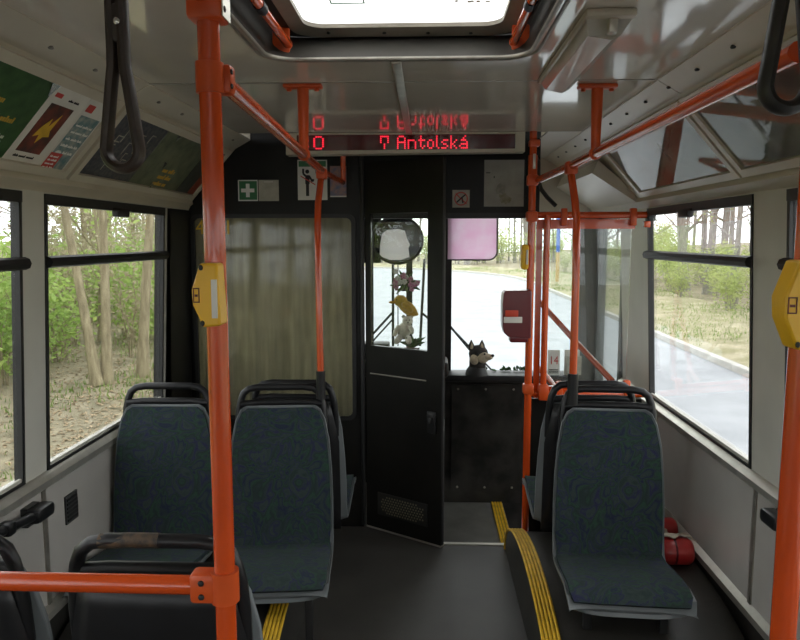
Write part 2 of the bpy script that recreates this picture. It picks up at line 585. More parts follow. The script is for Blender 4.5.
# ---- side walls
for side, nm, wins in ((-1, 'left', WIN_L), (1, 'right', WIN_R)):
    wl = struct('wall_' + nm, ('pale painted window pillars and side wall on the %s of the bus' % nm), 'wall', (XL if side < 0 else XR, 0, 0))
    mb = MB()
    ys = sorted(wins)
    endy = YF if side < 0 else 3.93
    cuts = [YB] + [q for a in ys for q in a] + ([CABWIN[0], CABWIN[1]] if side < 0 else []) + [endy]
    for i in range(0, len(cuts), 2):                       # pillars
        y1_ = min(cuts[i + 1], 3.31) if side < 0 and cuts[i] > 3.2 and cuts[i] < 3.3 else cuts[i + 1]
        wallpiece(mb, side, cuts[i], y1_, SILL, WTOP, WT[side])
    wallpiece(mb, side, YB, endy, WTOP, 1.80)
    mb.build('window_pillars', M['pillar'], wl)
    if side < 0:
        m2 = MB()
        wallpiece(m2, side, 3.31, CABWIN[0], SILL, WTOP)
        wallpiece(m2, side, 3.31, PY, SILL - 0.6, WTOP, 0.0, 0.012)
        m2.build('cabin_pillar', M['blackpaint'], wl)
    mb = MB()
    wallpiece(mb, side, YB, endy, -0.1, SILL - 0.002)
    mb.build('lower_skin', M['wallgrey'], wl)
    # laminate lining boards with aluminium joint strips
    seams = [-4.2, -2.9, -1.6, -0.3, 1.0, 2.19 if side < 0 else 2.285, 3.60 if side < 0 else 3.5]
    for a, b in zip(seams[:-1], seams[1:]):
        p = MB()
        xi = xw(side, 0.5)
        d = 1 if side < 0 else -1
        p.box(min(xi, xi + d * 0.008), max(xi, xi + d * 0.008), a + 0.006, b - 0.006, 0.315, SILL - 0.045)
        p.build('panel', M['wallgrey'], wl, smooth=False)
    for a in seams[1:-1]:
        p = MB()
        xi = xw(side, 0.5)
        d = 1 if side < 0 else -1
        p.box(min(xi, xi + d * 0.013), max(xi, xi + d * 0.013), a - 0.011, a + 0.011, 0.30, SILL - 0.045)
        p.build('joint_strip', M['alu_dark'], wl)
    d = 1 if side < 0 else -1
    xi = xw(side, 0.5)
    q = MB()
    q.prism([(xi, YB, SILL - 0.05), (xi + d * 0.022, YB, SILL - 0.045), (xi + d * 0.026, YB, SILL - 0.02), (xi + d * 0.012, YB, SILL - 0.004), (xi, YB, SILL)], (0, (3.31 if side < 0 else 3.93) - YB, 0))
    q.build('sill_rail', M['alu'], wl)
    q = MB()
    q.prism([(xi, YB, 0.28), (xi + d * 0.03, YB, 0.28), (xi + d * 0.03, YB, 0.305), (xi, YB, 0.325)], (0, 3.45 - YB, 0))
    q.build('skirting_rail', M['alu'], wl)
    q = MB().box(min(xi, xi + d * 0.012), max(xi, xi + d * 0.012), YB, 3.45, 0.0, 0.28)
    q.build('kick_board', M['arch'], wl)

# ---- windows: rubber gasket, sliding top pane, fixed lower pane, bar and latch
wn = 0
for side, wins in ((-1, WIN_L), (1, WIN_R)):
    for i, (y0, y1) in enumerate(wins):
        wn += 1
        nm = 'left' if side < 0 else 'right'
        which = ['frontmost passenger window', 'second window from the front', 'third window from the front', 'fourth window from the front', 'fifth window from the front', 'rearmost window'][i]
        w_ = struct('window_%d' % wn, '%s on the %s side with black sliding top' % (which, nm), 'window', (xw(side, SILL), (y0 + y1) / 2, SILL))
        d = -1 if side < 0 else 1

        def P(y, z, ins=0.0):
            return V(xw(side, z, ins), y, z)
        fr = MB()
        g = 0.016

        def bar(ya, yb, za, zb, ins, t):
            wallpiece(fr, side, ya, yb, za, zb, t, ins)
        bar(y0, y1, WTOP - 0.034, WTOP, 0.006, 0.03)
        bar(y0, y1, SILL, SILL + 0.010, 0.004, 0.02)
        bar(y0, y0 + g, SILL, WTOP, 0.004, 0.018)
        bar(y0, y0 + 0.005, SILL, WTOP, 0.0, WT[side] + 0.004)
        bar(y1 - 0.005, y1, SILL, WTOP, 0.0, WT[side] + 0.004)
        bar(y1 - g, y1, SILL, WTOP, 0.004, 0.018)
        fr.build('gasket', M['rubber'], w_)
        # pale aluminium ledge at the foot and the front jamb
        lg = MB()
        wallpiece(lg, side, y0 + g, y1 - g, SILL + 0.010, SILL + 0.022, 0.010, 0.0)
        lg.build('ledge', M['pillar'], w_)
        lp = MB()
        wallpiece(lp, side, y0 + g, y1 - g, SILL + 0.015, BAR, 0.005, -0.010)
        lp.build('lower_pane', M['glass'], w_, smooth=False)
        up = MB()
        wallpiece(up, side, y0 + g, y1 - g, BAR, WTOP - 0.03, 0.005, -0.006)
        up.build('sliding_pane', M['glass'], w_, smooth=False)
        sb = MB()
        pth = [(xw(side, BAR, 0.006), y0 + 0.004, BAR), (xw(side, BAR, 0.006), y1 + 0.012, BAR)]
        sb.tube(pth, 0.02, 8)
        sb.build('slider_bar', M['rubber'], w_)
        la = MB()
        ym = y0 + (y1 - y0) * 0.55
        la.rbox((xw(side, WTOP - 0.035, 0.0), ym, WTOP - 0.04), (0.03, 0.11, 0.035), 0.008)
        la.rbox((xw(side, WTOP - 0.035, 0.0), ym, WTOP - 0.028), (0.026, 0.17, 0.012), 0.004)
        la.build('latch', M['rubber'], w_)
cw = struct('window_%d' % (wn + 1), "driver's side window in the cab behind the curtain", 'window', (XL, 4.1, SILL))
fr = MB()
for a in ((CABWIN[0], CABWIN[1], SILL, SILL + 0.03), (CABWIN[0], CABWIN[1], WTOP - 0.03, WTOP), (CABWIN[0], CABWIN[0] + 0.03, SILL, WTOP), (CABWIN[1] - 0.03, CABWIN[1], SILL, WTOP)):
    wallpiece(fr, -1, a[0], a[1], a[2], a[3], 0.05, 0.004)
fr.build('gasket', M['rubber'], cw)
p = MB()
wallpiece(p, -1, CABWIN[0] + 0.02, CABWIN[1] - 0.02, SILL + 0.02, WTOP - 0.02, 0.005, -0.02)
p.build('pane', M['glass'], cw, smooth=False)

# ---- rear wall with a window
rw = struct('wall_rear', 'pale rear wall of the bus with a wide window', 'wall', (0, YB, 0))
MB().box(XL, XR, YB - 0.06, YB, -0.1, 0.95).build('lower_board', M['wallgrey'], rw)
MB().box(XL, XR, YB - 0.06, YB, 1.65, 2.2).build('upper_board', M['cove'], rw)
MB().box(XL, XL + 0.2, YB - 0.06, YB, 0.95, 1.65).build('corner_post', M['pillar'], rw)
MB().box(XR - 0.2, XR, YB - 0.06, YB, 0.95, 1.65).build('corner_post', M['pillar'], rw)
MB().box(XL + 0.2, XR - 0.2, YB - 0.035, YB - 0.03, 0.95, 1.65).build('pane', M['glass'], rw)

# ---- ceiling with the roof hatch well
HX0, HX1, HY0, HY1 = -0.445, 0.275, 1.22, 2.015


def rrect(x0, x1, y0, y1, r, z, n=6):
    out = []
    for (cx, cy, a0) in ((x1 - r, y1 - r, 0), (x0 + r, y1 - r, 90), (x0 + r, y0 + r, 180), (x1 - r, y0 + r, 270)):
        for k in range(n + 1):
            a = R(a0 + 90 * k / n)
            out.append(V(cx + r * math.cos(a), cy + r * math.sin(a), z))
    return out


ce = struct('ceiling', 'glossy grey laminate bus ceiling with a square roof hatch', 'ceiling', (-0.09, 0, CZ))


def holed_panel(name, x0, x1, y0, y1, hole, mat_):
    bm = bmesh.new()
    ed = []
    for loop in ([V(x0, y0, CZ), V(x1, y0, CZ), V(x1, y1, CZ), V(x0, y1, CZ)], hole):
        vs = [bm.verts.new(q) for q in loop]
        ed += [bm.edges.new((vs[i], vs[(i + 1) % len(vs)])) for i in range(len(vs))]
    bmesh.ops.triangle_fill(bm, edges=ed, use_beauty=True)
    bm.verts.index_update()
    mb = MB()
    mb.add([q.co.copy() for q in bm.verts], [[q.index for q in f.verts] for f in bm.faces])
    bm.free()
    o = mb.build(name, mat_, ce, smooth=False)
    return o


hole = rrect(HX0, HX1, HY0, HY1, 0.085, CZ)
holed_panel('panel', CXL, CXR, 0.02, SEAM - 0.002, hole, M['ceiling'])
MB().box(CXL, CXR, SEAM + 0.002, 3.385, CZ, CZ + 0.004).build('panel', M['ceiling'], ce, smooth=False)
MB().box(CXL, CXR, YB, 0.018, CZ, CZ + 0.004).build('panel', M['ceiling'], ce, smooth=False)
MB().box(CXL, CXR, SEAM - 0.004, SEAM + 0.004, CZ - 0.002, CZ + 0.003).build('seam_strip', M['alu_dark'], ce)
MB().rbox((-0.092, 2.70, CZ - 0.004), (0.028, 1.32, 0.012), 0.004).build('centre_strip', M['alu'], ce)
# roof skin, above everything
rf = MB()
for (x0, x1, y0, y1) in ((XL - 0.06, HX0 - 0.02, YB - 0.06, YF + 0.08), (HX1 + 0.02, XR + 0.06, YB - 0.06, YF + 0.08), (HX0 - 0.02, HX1 + 0.02, YB - 0.06, HY0 - 0.02), (HX0 - 0.02, HX1 + 0.02, HY1 + 0.18, YF + 0.08)):
    rf.box(x0, x1, y0, y1, 2.20, 2.24)
rf.build('roof_skin', M['hatchwell'], ce)
# well walls widen a little upwards towards the front
lo = rrect(HX0, HX1, HY0, HY1, 0.085, CZ)
hi = rrect(HX0 - 0.01, HX1 + 0.01, HY0 - 0.01, HY1 + 0.155, 0.085, 2.142)
n_ = len(lo)
wl = MB()
wl.add(lo + hi, [(i, (i + 1) % n_, n_ + (i + 1) % n_, n_ + i) for i in range(n_)])
hatch = thing('roof_hatch', 'white translucent roof hatch in a dark recessed well with aluminium rim', 'roof hatch', (-0.085, 1.6, CZ))
wl.build('well', M['hatchwell'], hatch)
rim = MB()
for off, z, r_ in ((0.0, CZ - 0.002, 0.006), (0.018, CZ - 0.001, 0.0045)):
    rim.tube(rrect(HX0 - off, HX1 + off, HY0 - off, HY1 + off, 0.085 + off, z, 8), r_, 8, closed=True)
rim.build('rim', M['alu_dark'], hatch)
PX0, PX1, PY0, PY1 = -0.352, 0.205, 1.30, 2.075
fl_o = rrect(HX0 - 0.005, HX1 + 0.005, HY0 - 0.005, HY1 + 0.15, 0.085, 2.140, 6)
mid_o = rrect(PX0 - 0.04, PX1 + 0.04, PY0 - 0.04, PY1 + 0.06, 0.08, 2.130, 6)
fl_i = rrect(PX0, PX1, PY0, PY1, 0.055, 2.140, 6)
MB().frame(fl_o, mid_o, (0, 0, 0.03)).build('flange', M['hatchwell'], hatch)
MB().frame(mid_o, fl_i, (0, 0, 0.012)).build('pane_frame', M['hatchframe'], hatch)
MB().prism(rrect(PX0 - 0.01, PX1 + 0.01, PY0 - 0.01, PY1 + 0.01, 0.055, 2.151), (0, 0, 0.006)).build('pane', M['hatchpane'], hatch, smooth=False)
sc_ = MB()
for px in (328, 384, 428, 471):
    q = at(px, 30, Z=2.138)
    sc_.ball((q.x, q.y + 0.012, 2.133), (0.006, 0.006, 0.004), 8)
sc_.build('screws', M['rubber'], hatch)['kind'] = 'stuff'
st = MB()
a, b = at(329, 0, Z=2.15), at(365, 3.5, Z=2.15)
x0, x1, y1 = a.x, b.x, b.y
for (xa, xb, ya, yb) in ((x0, x1, y1 - 0.006, y1), (x0, x0 + 0.004, y1 - 0.08, y1), (x1 - 0.004, x1, y1 - 0.08, y1), (x0, x1, y1 - 0.08, y1 - 0.076)):
    st.box(xa, xb, ya, yb, 2.1495, 2.1508)
st.build('green_printed_frame', M['green'], hatch)
st = MB()
rr = random.Random(3)
for k in range(16):
    x_ = rr.uniform(0.0, 0.17)
    y_ = rr.uniform(1.84, 1.90)
    st.box(x_, x_ + rr.uniform(0.003, 0.012), y_, y_ + rr.uniform(0.003, 0.012), 2.1495, 2.1508)
for k in range(5):
    x_ = -0.14 + k * 0.032
    st.box(x_, x_ + 0.018, 1.845, 1.855, 2.1495, 2.1508)
q = at(459, 24, Z=2.15)
st.ball((q.x, q.y, 2.150), (0.008, 0.003, 0.001), 8)
st.build('print_marks', mat('brown_print', (0.18, 0.13, 0.08), 0.7), hatch)['kind'] = 'stuff'
# dark glazed sides so that the well is closed towards the rear
for sx, x_ in ((-1, -0.40), (1, 0.238)):
    g = thing('hatch_grab_handle', 'short orange grab handle on the %s side of the roof hatch well' % ('left' if sx < 0 else 'right'), 'handle', (x_, 1.8, 2.07), group='orange handles in the roof hatch')
    MB().tube([(x_, 1.45, 2.088), (x_, 1.75, 2.088), (x_, 2.05, 2.088)], 0.0125, 12).build('tube', M['orange'], g)
    MB().tube([(x_, 1.70, 2.088), (x_, 1.745, 2.088)], 0.0145, 12).build('rubber_sleeve', M['rubber'], g)
    pl = MB()
    pl.rbox((x_ + sx * 0.018, 2.045, 2.10), (0.05, 0.012, 0.07), 0.006)
    pl.ball((x_, 2.05, 2.088), 0.0135, 10)
    pl.build('mounting_plate', M['orange_dark'], g)

# ---- coves between ceiling and windows
SX = {-1: (CXL, -0.985, -1.212), 1: (CXR, 0.795, 1.022)}
SZ, BZ = 1.995, 1.738
COVE = {}
for side, nm, yend in ((-1, 'left', 3.60), (1, 'right', 4.50)):
    x0, x1, x2 = SX[side]
    d = 1 if side < 0 else -1
    cv = struct('trim_%d' % (1 if side < 0 else 2), 'pale plastic cove with screwed strip above the %s windows' % nm, 'trim', (x1, 0, BZ))
    COVE[side] = cv
    for (ya, yb) in ((YB, -2.7), (-2.7, -0.2), (-0.2, SEAM), (SEAM, yend)):
        q = MB()
        q.prism([(x0, ya + 0.003, CZ + 0.004), (x0 - d * 0.002, ya + 0.003, CZ - 0.003), (x1, ya + 0.003, SZ), (x1 - d * 0.012, ya + 0.003, SZ + 0.01)], (0, yb - ya - 0.006, 0))
        q.build('fascia_strip', M['cove'], cv)
    # backing slab of the sloping part, its lower return to the wall
    q = MB()
    q.prism([(x1, YB, SZ), (x2, YB, BZ), (x2 - d * 0.02, YB, BZ), (x1 - d * 0.02, YB, SZ + 0.012)], (0, yend - YB, 0))
    q.build('backing', M['cove'], cv)
    q = MB()
    xe = xw(side, 1.69)
    q.prism([(x2, YB, BZ), (x2 + d * 0.004, YB, BZ - 0.02), (x2 - d * 0.012, YB, BZ - 0.032), (xe, YB, 1.69), (xe, YB, 1.72)], (0, yend - YB, 0))
    q.build('lower_lip', M['cove'], cv)
    # hinged flaps with raised borders
    e1 = V(x2 - x1, 0, BZ - SZ)
    L = e1.length
    e1.normalize()
    nrm = V(d * abs(e1.z), 0, -abs(e1.x)).normalized()
    Mf = Matrix((( 0, e1.x, nrm.x, x1), (1, 0, 0, 0), (0, e1.z, nrm.z, SZ), (0, 0, 0, 1)))   # local: u along Y, v down the slope, w into the room
    flaps = [(1.02, SEAM - 0.012), (-0.30, 0.98), (SEAM + 0.012, 3.56)] if side < 0 else [(1.02, SEAM + 0.01), (-0.30, 0.98), (SEAM + 0.03, 3.40)]
    for (ya, yb) in flaps:
        fl_ = MB(Mf)
        fl_.frame([(ya, 0.012, 0), (yb, 0.012, 0), (yb, L - 0.008, 0), (ya, L - 0.008, 0)], [(ya + 0.03, 0.042, 0), (yb - 0.03, 0.042, 0), (yb - 0.03, L - 0.036, 0), (ya + 0.03, L - 0.036, 0)], (0, 0, 0.014))
        o = fl_.build('flap_border', M['cove'], cv)
        if side > 0:
            g = MB(Mf).box(ya + 0.03, yb - 0.03, 0.042, L - 0.036, 0.004, 0.006)
            g.build('clear_cover', M['clear'], cv, smooth=False)
    COVE[(side, 'M')] = Mf
    COVE[(side, 'L')] = L
    sc_ = MB()
    for k in range(20):
        y_ = -0.1 + k * 0.235 + (0.06 if side > 0 else 0.0)
        if y_ > yend - 0.1: break
        p_ = V((x0 + x1) / 2, y_, (CZ + SZ) / 2 - 0.001)
        nn = V(d * 0.5, 0, -0.86)
        sc_.ball(p_ + nn * 0.002, (0.0075, 0.0085, 0.005), 8)
    sc_.build('screws', M['alu_dark'] if side < 0 else M['rubber'], cv)['kind'] = 'stuff'
    # closing face of the left cove at the partition
    sp = MB()
    ov = [(x0, CZ + 0.16), (x0, CZ), (x1, SZ), (x2, BZ), (xe, 1.69), (xe - d * 0.06, 1.69), (xe - d * 0.06, CZ + 0.16)]
    sp.prism([(a_, yend, b_) for a_, b_ in ov], (0, 0.02, 0))
    sp.build('end_cap', M['cove'], cv)

# ---- front: header above the windscreen, bulkhead, windscreen, pillars
fw = struct('wall_front', 'black front bulkhead and header around the windscreen', 'wall', (0, YF, -0.2))
MB().box(XL - 0.06, XR + 0.06, YF - 0.02, YF + 0.06, -0.5, 0.63).build('bulkhead_skin', M['bulkhead'], fw)
MB().box(0.10, 0.62, 4.50, YF - 0.02, -0.2, 0.63).build('bulkhead', M['bulkhead'], fw)
q = MB()
q.box(0.16, 0.60, 4.488, 4.50, -0.12, 0.60)
q.build('inspection_panel', M['bulkhead'], fw)
q = MB()
for x_ in (0.20, 0.38, 0.56):
    for z_ in (-0.09, 0.57):
        q.ball((x_, 4.487, z_), (0.008, 0.005, 0.008), 8)
q.build('screws', M['alu_dark'], fw)
MB().box(XL - 0.06, XR + 0.06, YF - 0.04, YF + 0.06, 1.78, 2.2).build('top_rail', M['blackpaint'], fw)
MB().box(XL - 0.06, -1.08, YF - 0.04, YF + 0.06, 0.6, 1.8).build('corner_post', M['blackpaint'], fw)
q = MB()
q.prism([(0.94, YF - 0.03, -0.5), (1.09, YF - 0.09, -0.5), (1.16, YF + 0.06, -0.5), (0.98, YF + 0.06, -0.5)], (0, 0, 2.65))
q.build('corner_post', mat('grey_door_pillar', (0.15, 0.155, 0.14), 0.5, var=0.1), fw)
MB().box(0.085, 0.155, YF - 0.06, YF + 0.03, 0.6, 1.82).build('centre_post', M['blackpaint'], fw)

ws = struct('window_%d' % (wn + 2), 'wide front windscreen looking onto the road', 'window', (0, YF, 0.63))
MB().box(-1.08, 0.10, YF, YF + 0.006, 0.62, 1.79).build('pane', M['wsglass'], ws, smooth=False)
MB().box(0.14, 0.96, YF, YF + 0.006, 0.62, 1.79).build('pane', M['wsglass'], ws, smooth=False)

hd = struct('trim_3', 'black header panel over the driver door and entrance', 'trim', (0.1, 3.66, 1.64))
MB().box(-0.34, 0.565, 3.625, 3.68, 1.645, 2.2).build('panel', M['blackpaint'], hd)
MB().box(-0.34, 0.565, 3.612, 3.626, 1.645, 1.672).build('lower_moulding', M['rubber'], hd)
# soft black edge tube at the header's right end
q = MB()
pts = [at(528, 158, Y=3.60), at(536, 158, Y=3.60), at(538.5, 162, Y=3.60), at(538.5, 180, Y=3.60), at(541, 189, Y=3.60), at(547, 197, Y=3.6), at(556, 206, Y=3.6)]
q.tube(pts, 0.011, 8)
q.build('edge_tube', M['rubber'], hd)
MB().box(0.565, 1.14, 4.48, 4.54, 1.70, 2.2).build('door_gear_cover', M['cove'], hd)
MB().box(CXR - 0.16, CXR + 0.002, 3.385, 4.5, CZ, CZ + 0.006).build('ceiling_filler', M['cove'], hd)
MB().box(CXL - 0.4, 0.565, 3.385, 3.66, CZ + 0.05, CZ + 0.056).build('ceiling_filler', M['blackpaint'], hd)
# box of the door gear under the right cove
q = MB()
q.prism([(0.80, 3.52, 1.86), (1.05, 3.52, 1.70), (1.05, 3.52, 1.74), (0.83, 3.52, 1.92)], (0, 0.95, 0))
q.build('door_gear_lid', M['cove'], hd)

# ---- partition behind the driver
pt = struct('wall_partition', "black framed glazed partition behind the driver's cab", 'wall', (-0.8, PY, 0))
gx0, gx1, gz0, gz1 = -1.215, -0.385, 0.60, 1.655
MB().box(XL, -0.335, PY, PY + 0.03, 0.0, gz0).build('lower_panel', M['blackpaint'], pt)
MB().box(XL, -0.335, PY, PY + 0.03, gz1, 2.2).build('upper_panel', M['blackpaint'], pt)
MB().box(XL, gx0, PY, PY + 0.03, gz0, gz1).build('post', M['blackpaint'], pt)
MB().box(gx1, -0.335, PY, PY + 0.03, gz0, gz1).build('post', M['blackpaint'], pt)
q = MB()
q.frame(rrect(gx0 - 0.012, gx1 + 0.012, gz0 - 0.012, gz1 + 0.012, 0.04, 0), rrect(gx0 + 0.008, gx1 - 0.008, gz0 + 0.008, gz1 - 0.008, 0.03, 0), (0, 0, 0.012))
q.v = [V(a_.x, PY - a_.z, a_.y) for a_ in q.v]
q.build('gasket', M['rubber'], pt)
MB().box(gx0, gx1, PY + 0.010, PY + 0.015, gz0, gz1).build('pane', M['tint'], pt, smooth=False)
for ch, px in (('4', 200), ('1', 228)):
    p_ = at(px, 228, Y=PY + 0.006)
    vs, fs = text_mesh(ch, 0.105)
    q = MB()
    q.add([(p_.x + a_.x * 0.9, PY + 0.007 - a_.z, p_.z + a_.y) for a_ in vs], fs)
    o = q.build('vehicle_number', M['numeral'], pt, smooth=False)
    o['label'] = 'yellow numeral %s stuck on the glass' % ch
# bright slot beside the door hinge, the hinge post
MB().tube([(-0.337, PY - 0.012, 0.02), (-0.337, PY - 0.012, 1.96)], 0.011, 8).build('hinge_post', M['rubber'], pt)
q = MB()
pts = []
for i in range(60):
    u = i / 59
    pts.append((gx0 - 0.02 + u * (gx1 - gx0 + 0.04), PY + 0.055 + 0.022 * math.sin(u * 46) + 0.012 * math.sin(u * 19 + 1)))
vs = [V(x_, y_, z_) for z_ in (0.5, 1.0, 1.72) for x_, y_ in pts]
fs = [(j * 60 + i, j * 60 + i + 1, (j + 1) * 60 + i + 1, (j + 1) * 60 + i) for j in range(2) for i in range(59)]
q.add(vs, fs)
cu = q.build('curtain', M['curtain'], angle=180)
tag(cu, "drab olive grey curtain drawn behind the partition glass", 'curtain')
so = cu.modifiers.new('cloth_thickness', 'SOLIDIFY')
so.thickness = 0.002
cr = MB().tube([(gx0 - 0.03, PY + 0.055, 1.725), (gx1 + 0.03, PY + 0.055, 1.725)], 0.008, 8).build('curtain_rail', M['steel'], pt)

# ---- driver's door, standing ajar
H0, H1 = V(-0.322, 3.600, 0), V(0.070, 3.352, 0)
dv = (H1 - H0)
DL = dv.length
du = dv.normalized()
dn = V(du.y, -du.x, 0)          # towards the passengers
Md = Matrix(((du.x, dn.x, 0, H0.x), (du.y, dn.y, 0, H0.y), (0, 0, 1, 0), (0, 0, 0, 1)))
dr = struct('door_1', "black driver's door standing ajar with a window and vent grille", 'door', (H0.x, H0.y, 0))
wz0, wz1, wx0, wx1 = 0.992, 1.668, 0.030, DL - 0.085
MB(Md).box(0, DL, -0.03, 0, 0.015, wz0).build('lower_panel', M['blackpaint'], dr)
MB(Md).box(0, DL, -0.03, 0, wz1, 1.925).build('upper_panel', M['blackpaint'], dr)
MB(Md).box(0, wx0, -0.03, 0, wz0, wz1).build('stile', M['blackpaint'], dr)
MB(Md).box(wx1, DL, -0.03, 0, wz0, wz1).build('stile', M['blackpaint'], dr)
MB(Md).box(wx0, wx1, -0.018, -0.013, wz0, wz1).build('pane', M['wsglass'], dr, smooth=False)
q = MB(Md)
q.tube([(0.03, 0.0, 0.845), (DL - 0.09, 0.0, 0.845)], 0.004, 6)
q.build('moulding', M['alu_dark'], dr)
MB(Md).tube([(DL, -0.008, 0.02), (DL, -0.008, 1.92)], 0.008, 8).build('edge_strip', M['rubber'], dr)
MB(Md).box(0.0, DL, -0.034, 0.001, 0.006, 0.016).build('bottom_strip', M['alu'], dr)
q = MB(Md)
q.rbox((DL - 0.055, 0.006, 0.64), (0.05, 0.012, 0.11), 0.005)
q.rbox((DL - 0.055, 0.02, 0.655), (0.022, 0.03, 0.03), 0.006)
q.build('lock', M['rubber'], dr)
MB(Md).box(DL - 0.002, DL + 0.004, -0.02, -0.004, 0.60, 0.66).build('latch_plate', M['chrome'], dr)
gq = MB(Md)
gx, gz = DL * 0.5, 0.155
gq.rbox((gx, 0.003, gz), (0.31, 0.008, 0.12), 0.03 * 0.1)
gq.build('grille', M['rubber'], dr)
gq = MB(Md)
for j in range(7):
    for i in range(16):
        u_ = -0.126 + i * 0.0165 + (j % 2) * 0.008
        w_ = -0.042 + j * 0.014
        if (abs(u_) > 0.10 and abs(w_) > 0.03): continue
        c_ = V(gx + u_, 0.0075, gz + w_)
        gq.add([c_ + V(0.0052 * math.cos(k * math.pi / 3), 0, 0.0052 * math.sin(k * math.pi / 3)) for k in range(6)] , [(0, 1, 2, 3, 4, 5)])
o = gq.build('grille_holes', mat('pale_grille_backing', (0.20, 0.18, 0.12), 0.7), dr, smooth=False)

# ---- the front passenger door on the right
d2 = struct('door_2', 'grey framed glazed front passenger door beside the windscreen', 'door', (XR, 4.2, -0.5))
q = MB()
for a in ((3.93, 3.975, -0.5, 1.75), (4.49, 4.53, -0.5, 1.75)):
    q.box(XR - 0.02, XR + 0.03, *a)
q.box(XR - 0.02, XR + 0.03, 3.93, 4.52, -0.5, -0.1)
q.box(XR - 0.02, XR + 0.03, 3.93, 4.52, 1.66, 1.80)
q.build('frame', mat('grey_door_frame', (0.10, 0.105, 0.10), 0.5, var=0.1), d2)
MB().box(XR + 0.0, XR + 0.006, 3.975, 4.49, -0.1, 1.66).build('pane', M['wsglass'], d2, smooth=False)

# ================================================================== SEATS
SH = [(.418, .312, .182), (.428, .330, .198), (.414, .350, .205), (.35, .354, .205), (.26, .340, .207), (.18, .322, .207), (.10, .308, .207), (.045, .306, .207), (.008, .328, .207),
      (-.010, .39, .207), (-.022, .50, .207), (-.036, .62, .203), (-.050, .74, .194), (-.061, .82, .178), (-.068, .862, .158), (-.071, .876, .135)]


def loft(path, off, thick, curl, nu=10, inset=0.0, puff=0.0):
    P = [V(0, a, b) for a, b, c in path]
    n = len(P)
    mb = MB()
    top, bot = [], []
    for i in range(n):
        t = (P[min(i + 1, n - 1)] - P[max(i - 1, 0)]).normalized()
        nr = V(0, t.z, -t.y)
        if nr.z < -0.2 or (abs(nr.z) <= 0.3 and nr.y < 0):
            nr = -nr
        hw = path[i][2] - inset
        end = min(i, n - 1 - i)
        for k in range(nu + 1):
            u = -1 + 2 * k / nu
            p_ = P[i] + nr * (off + curl * abs(u) ** 4 + puff * (1 - u ** 4) * min(1, end / 2)) + V(u * hw, 0, 0)
            top.append(p_)
            bot.append(P[i] + nr * (off - thick + curl * abs(u) ** 4) + V(u * hw, 0, 0))
    m = nu + 1
    N = len(top)
    fs = []
    for i in range(n - 1):
        for k in range(nu):
            a = i * m + k
            fs += [(a, a + 1, a + m + 1, a + m), (N + a, N + a + m, N + a + m + 1, N + a + 1)]
        for k in (0, nu):
            a = i * m + k
            fs.append((a, a + m, N + a + m, N + a))
    for k in range(nu):
        for i in (0, n - 1):
            a = i * m + k
            fs.append((a, a + 1, N + a + 1, N + a))
    mb.add(top + bot, fs)
    return mb


def make_seat(label, legs, worn=False):
    """origin on the floor under the foot of the backrest, the sitter faces +y"""
    t = thing('bus_seat', label, 'seat')
    tp = loft(SH, 0.0, 0.014, 0.022, 12).build('seat_shell', M['shell'], t, world=False, angle=60)
    bv = tp.modifiers.new('edge', 'BEVEL')
    bv.width = 0.004
    bv.segments = 2
    cb = [(.010, .326, .192), (-.008, .385, .197), (-.022, .50, .197), (-.036, .62, .193), (-.050, .74, .184), (-.060, .815, .168), (-.0665, .852, .150), (-.069, .867, .128)]
    loft(cb, 0.026, 0.024, 0.008, 12, puff=0.006).build('back_cushion', M['fabric'], t, world=False, angle=60)
    cp = [(.418, .338, .182), (.408, .350, .193), (.37, .355, .194), (.28, .343, .197), (.19, .325, .197), (.10, .309, .197), (.05, .306, .197), (.026, .313, .195)]
    loft(cp, 0.026, 0.024, 0.008, 12, puff=0.008).build('seat_cushion', M['fabric'], t, world=False, angle=60)
    bl = [(x_ * 1.0, y_ - 0.018, z_) for x_, y_, z_ in ((0, 0, 0),)]
    hb = MB()
    pts = []
    for sx in (-1, 1):
        side = [(sx * .172, -.070, .72), (sx * .172, -.078, .80), (sx * .168, -.083, .86), (sx * .161, -.086, .896), (sx * .150, -.088, .924), (sx * .128, -.089, .941), (sx * .09, -.090, .947)]
        pts = pts + side if sx < 0 else pts + side[::-1]
    hb.tube(pts, 0.0145, 10)
    h = hb.build('grab_handle', M['handle'], t, world=False)
    if worn:
        w2 = MB()
        w2.tube([(-.11, -.089, .9442), (-.05, -.090, .9475), (.01, -.090, .9475)], 0.0150, 10)
        w2.build('worn_patch', M['wornhandle'], h, world=False)
    lb = MB()
    lb.tube([(-.164, -.080, .880), (-.10, -.083, .886), (.10, -.083, .886), (.164, -.080, .880)], 0.014, 10)
    lb.build('cross_bar', M['handle'], t, world=False)
    # moulded back board behind the shell
    bb = MB()
    def fb(u, v):
        z_ = 0.30 + v * 0.565
        hw = 0.185 if z_ < 0.7 else 0.185 - (z_ - 0.7) * 0.2
        y_ = -0.030 - 0.105 * (z_ - 0.3) - 0.014 * (1 - (2 * u - 1) ** 4) * min(1, 6 * v, 6 * (1 - v))
        return (hw * (2 * u - 1), y_, z_)
    bb.grid(fb, 10, 10)
    o = bb.build('back_board', M['handle'], t, world=False, angle=180)
    so_ = o.modifiers.new('board', 'SOLIDIFY')
    so_.thickness = 0.012
    fr = MB()
    fr.rbox((0, .20, .295), (.34, .34, .028), .008)
    fr.build('seat_frame', M['steel'], t, world=False)
    for (lx, ly, lz0) in legs:
        MB().rbox((lx, ly, (lz0 + .285) / 2), (.028, .028, .285 - lz0), .004).build('leg', M['steel'], t, world=False)
    return t


GP = 'grey plastic bus seats with dark teal fabric'
SEAT_BACK_L = 2.665
seats = {}


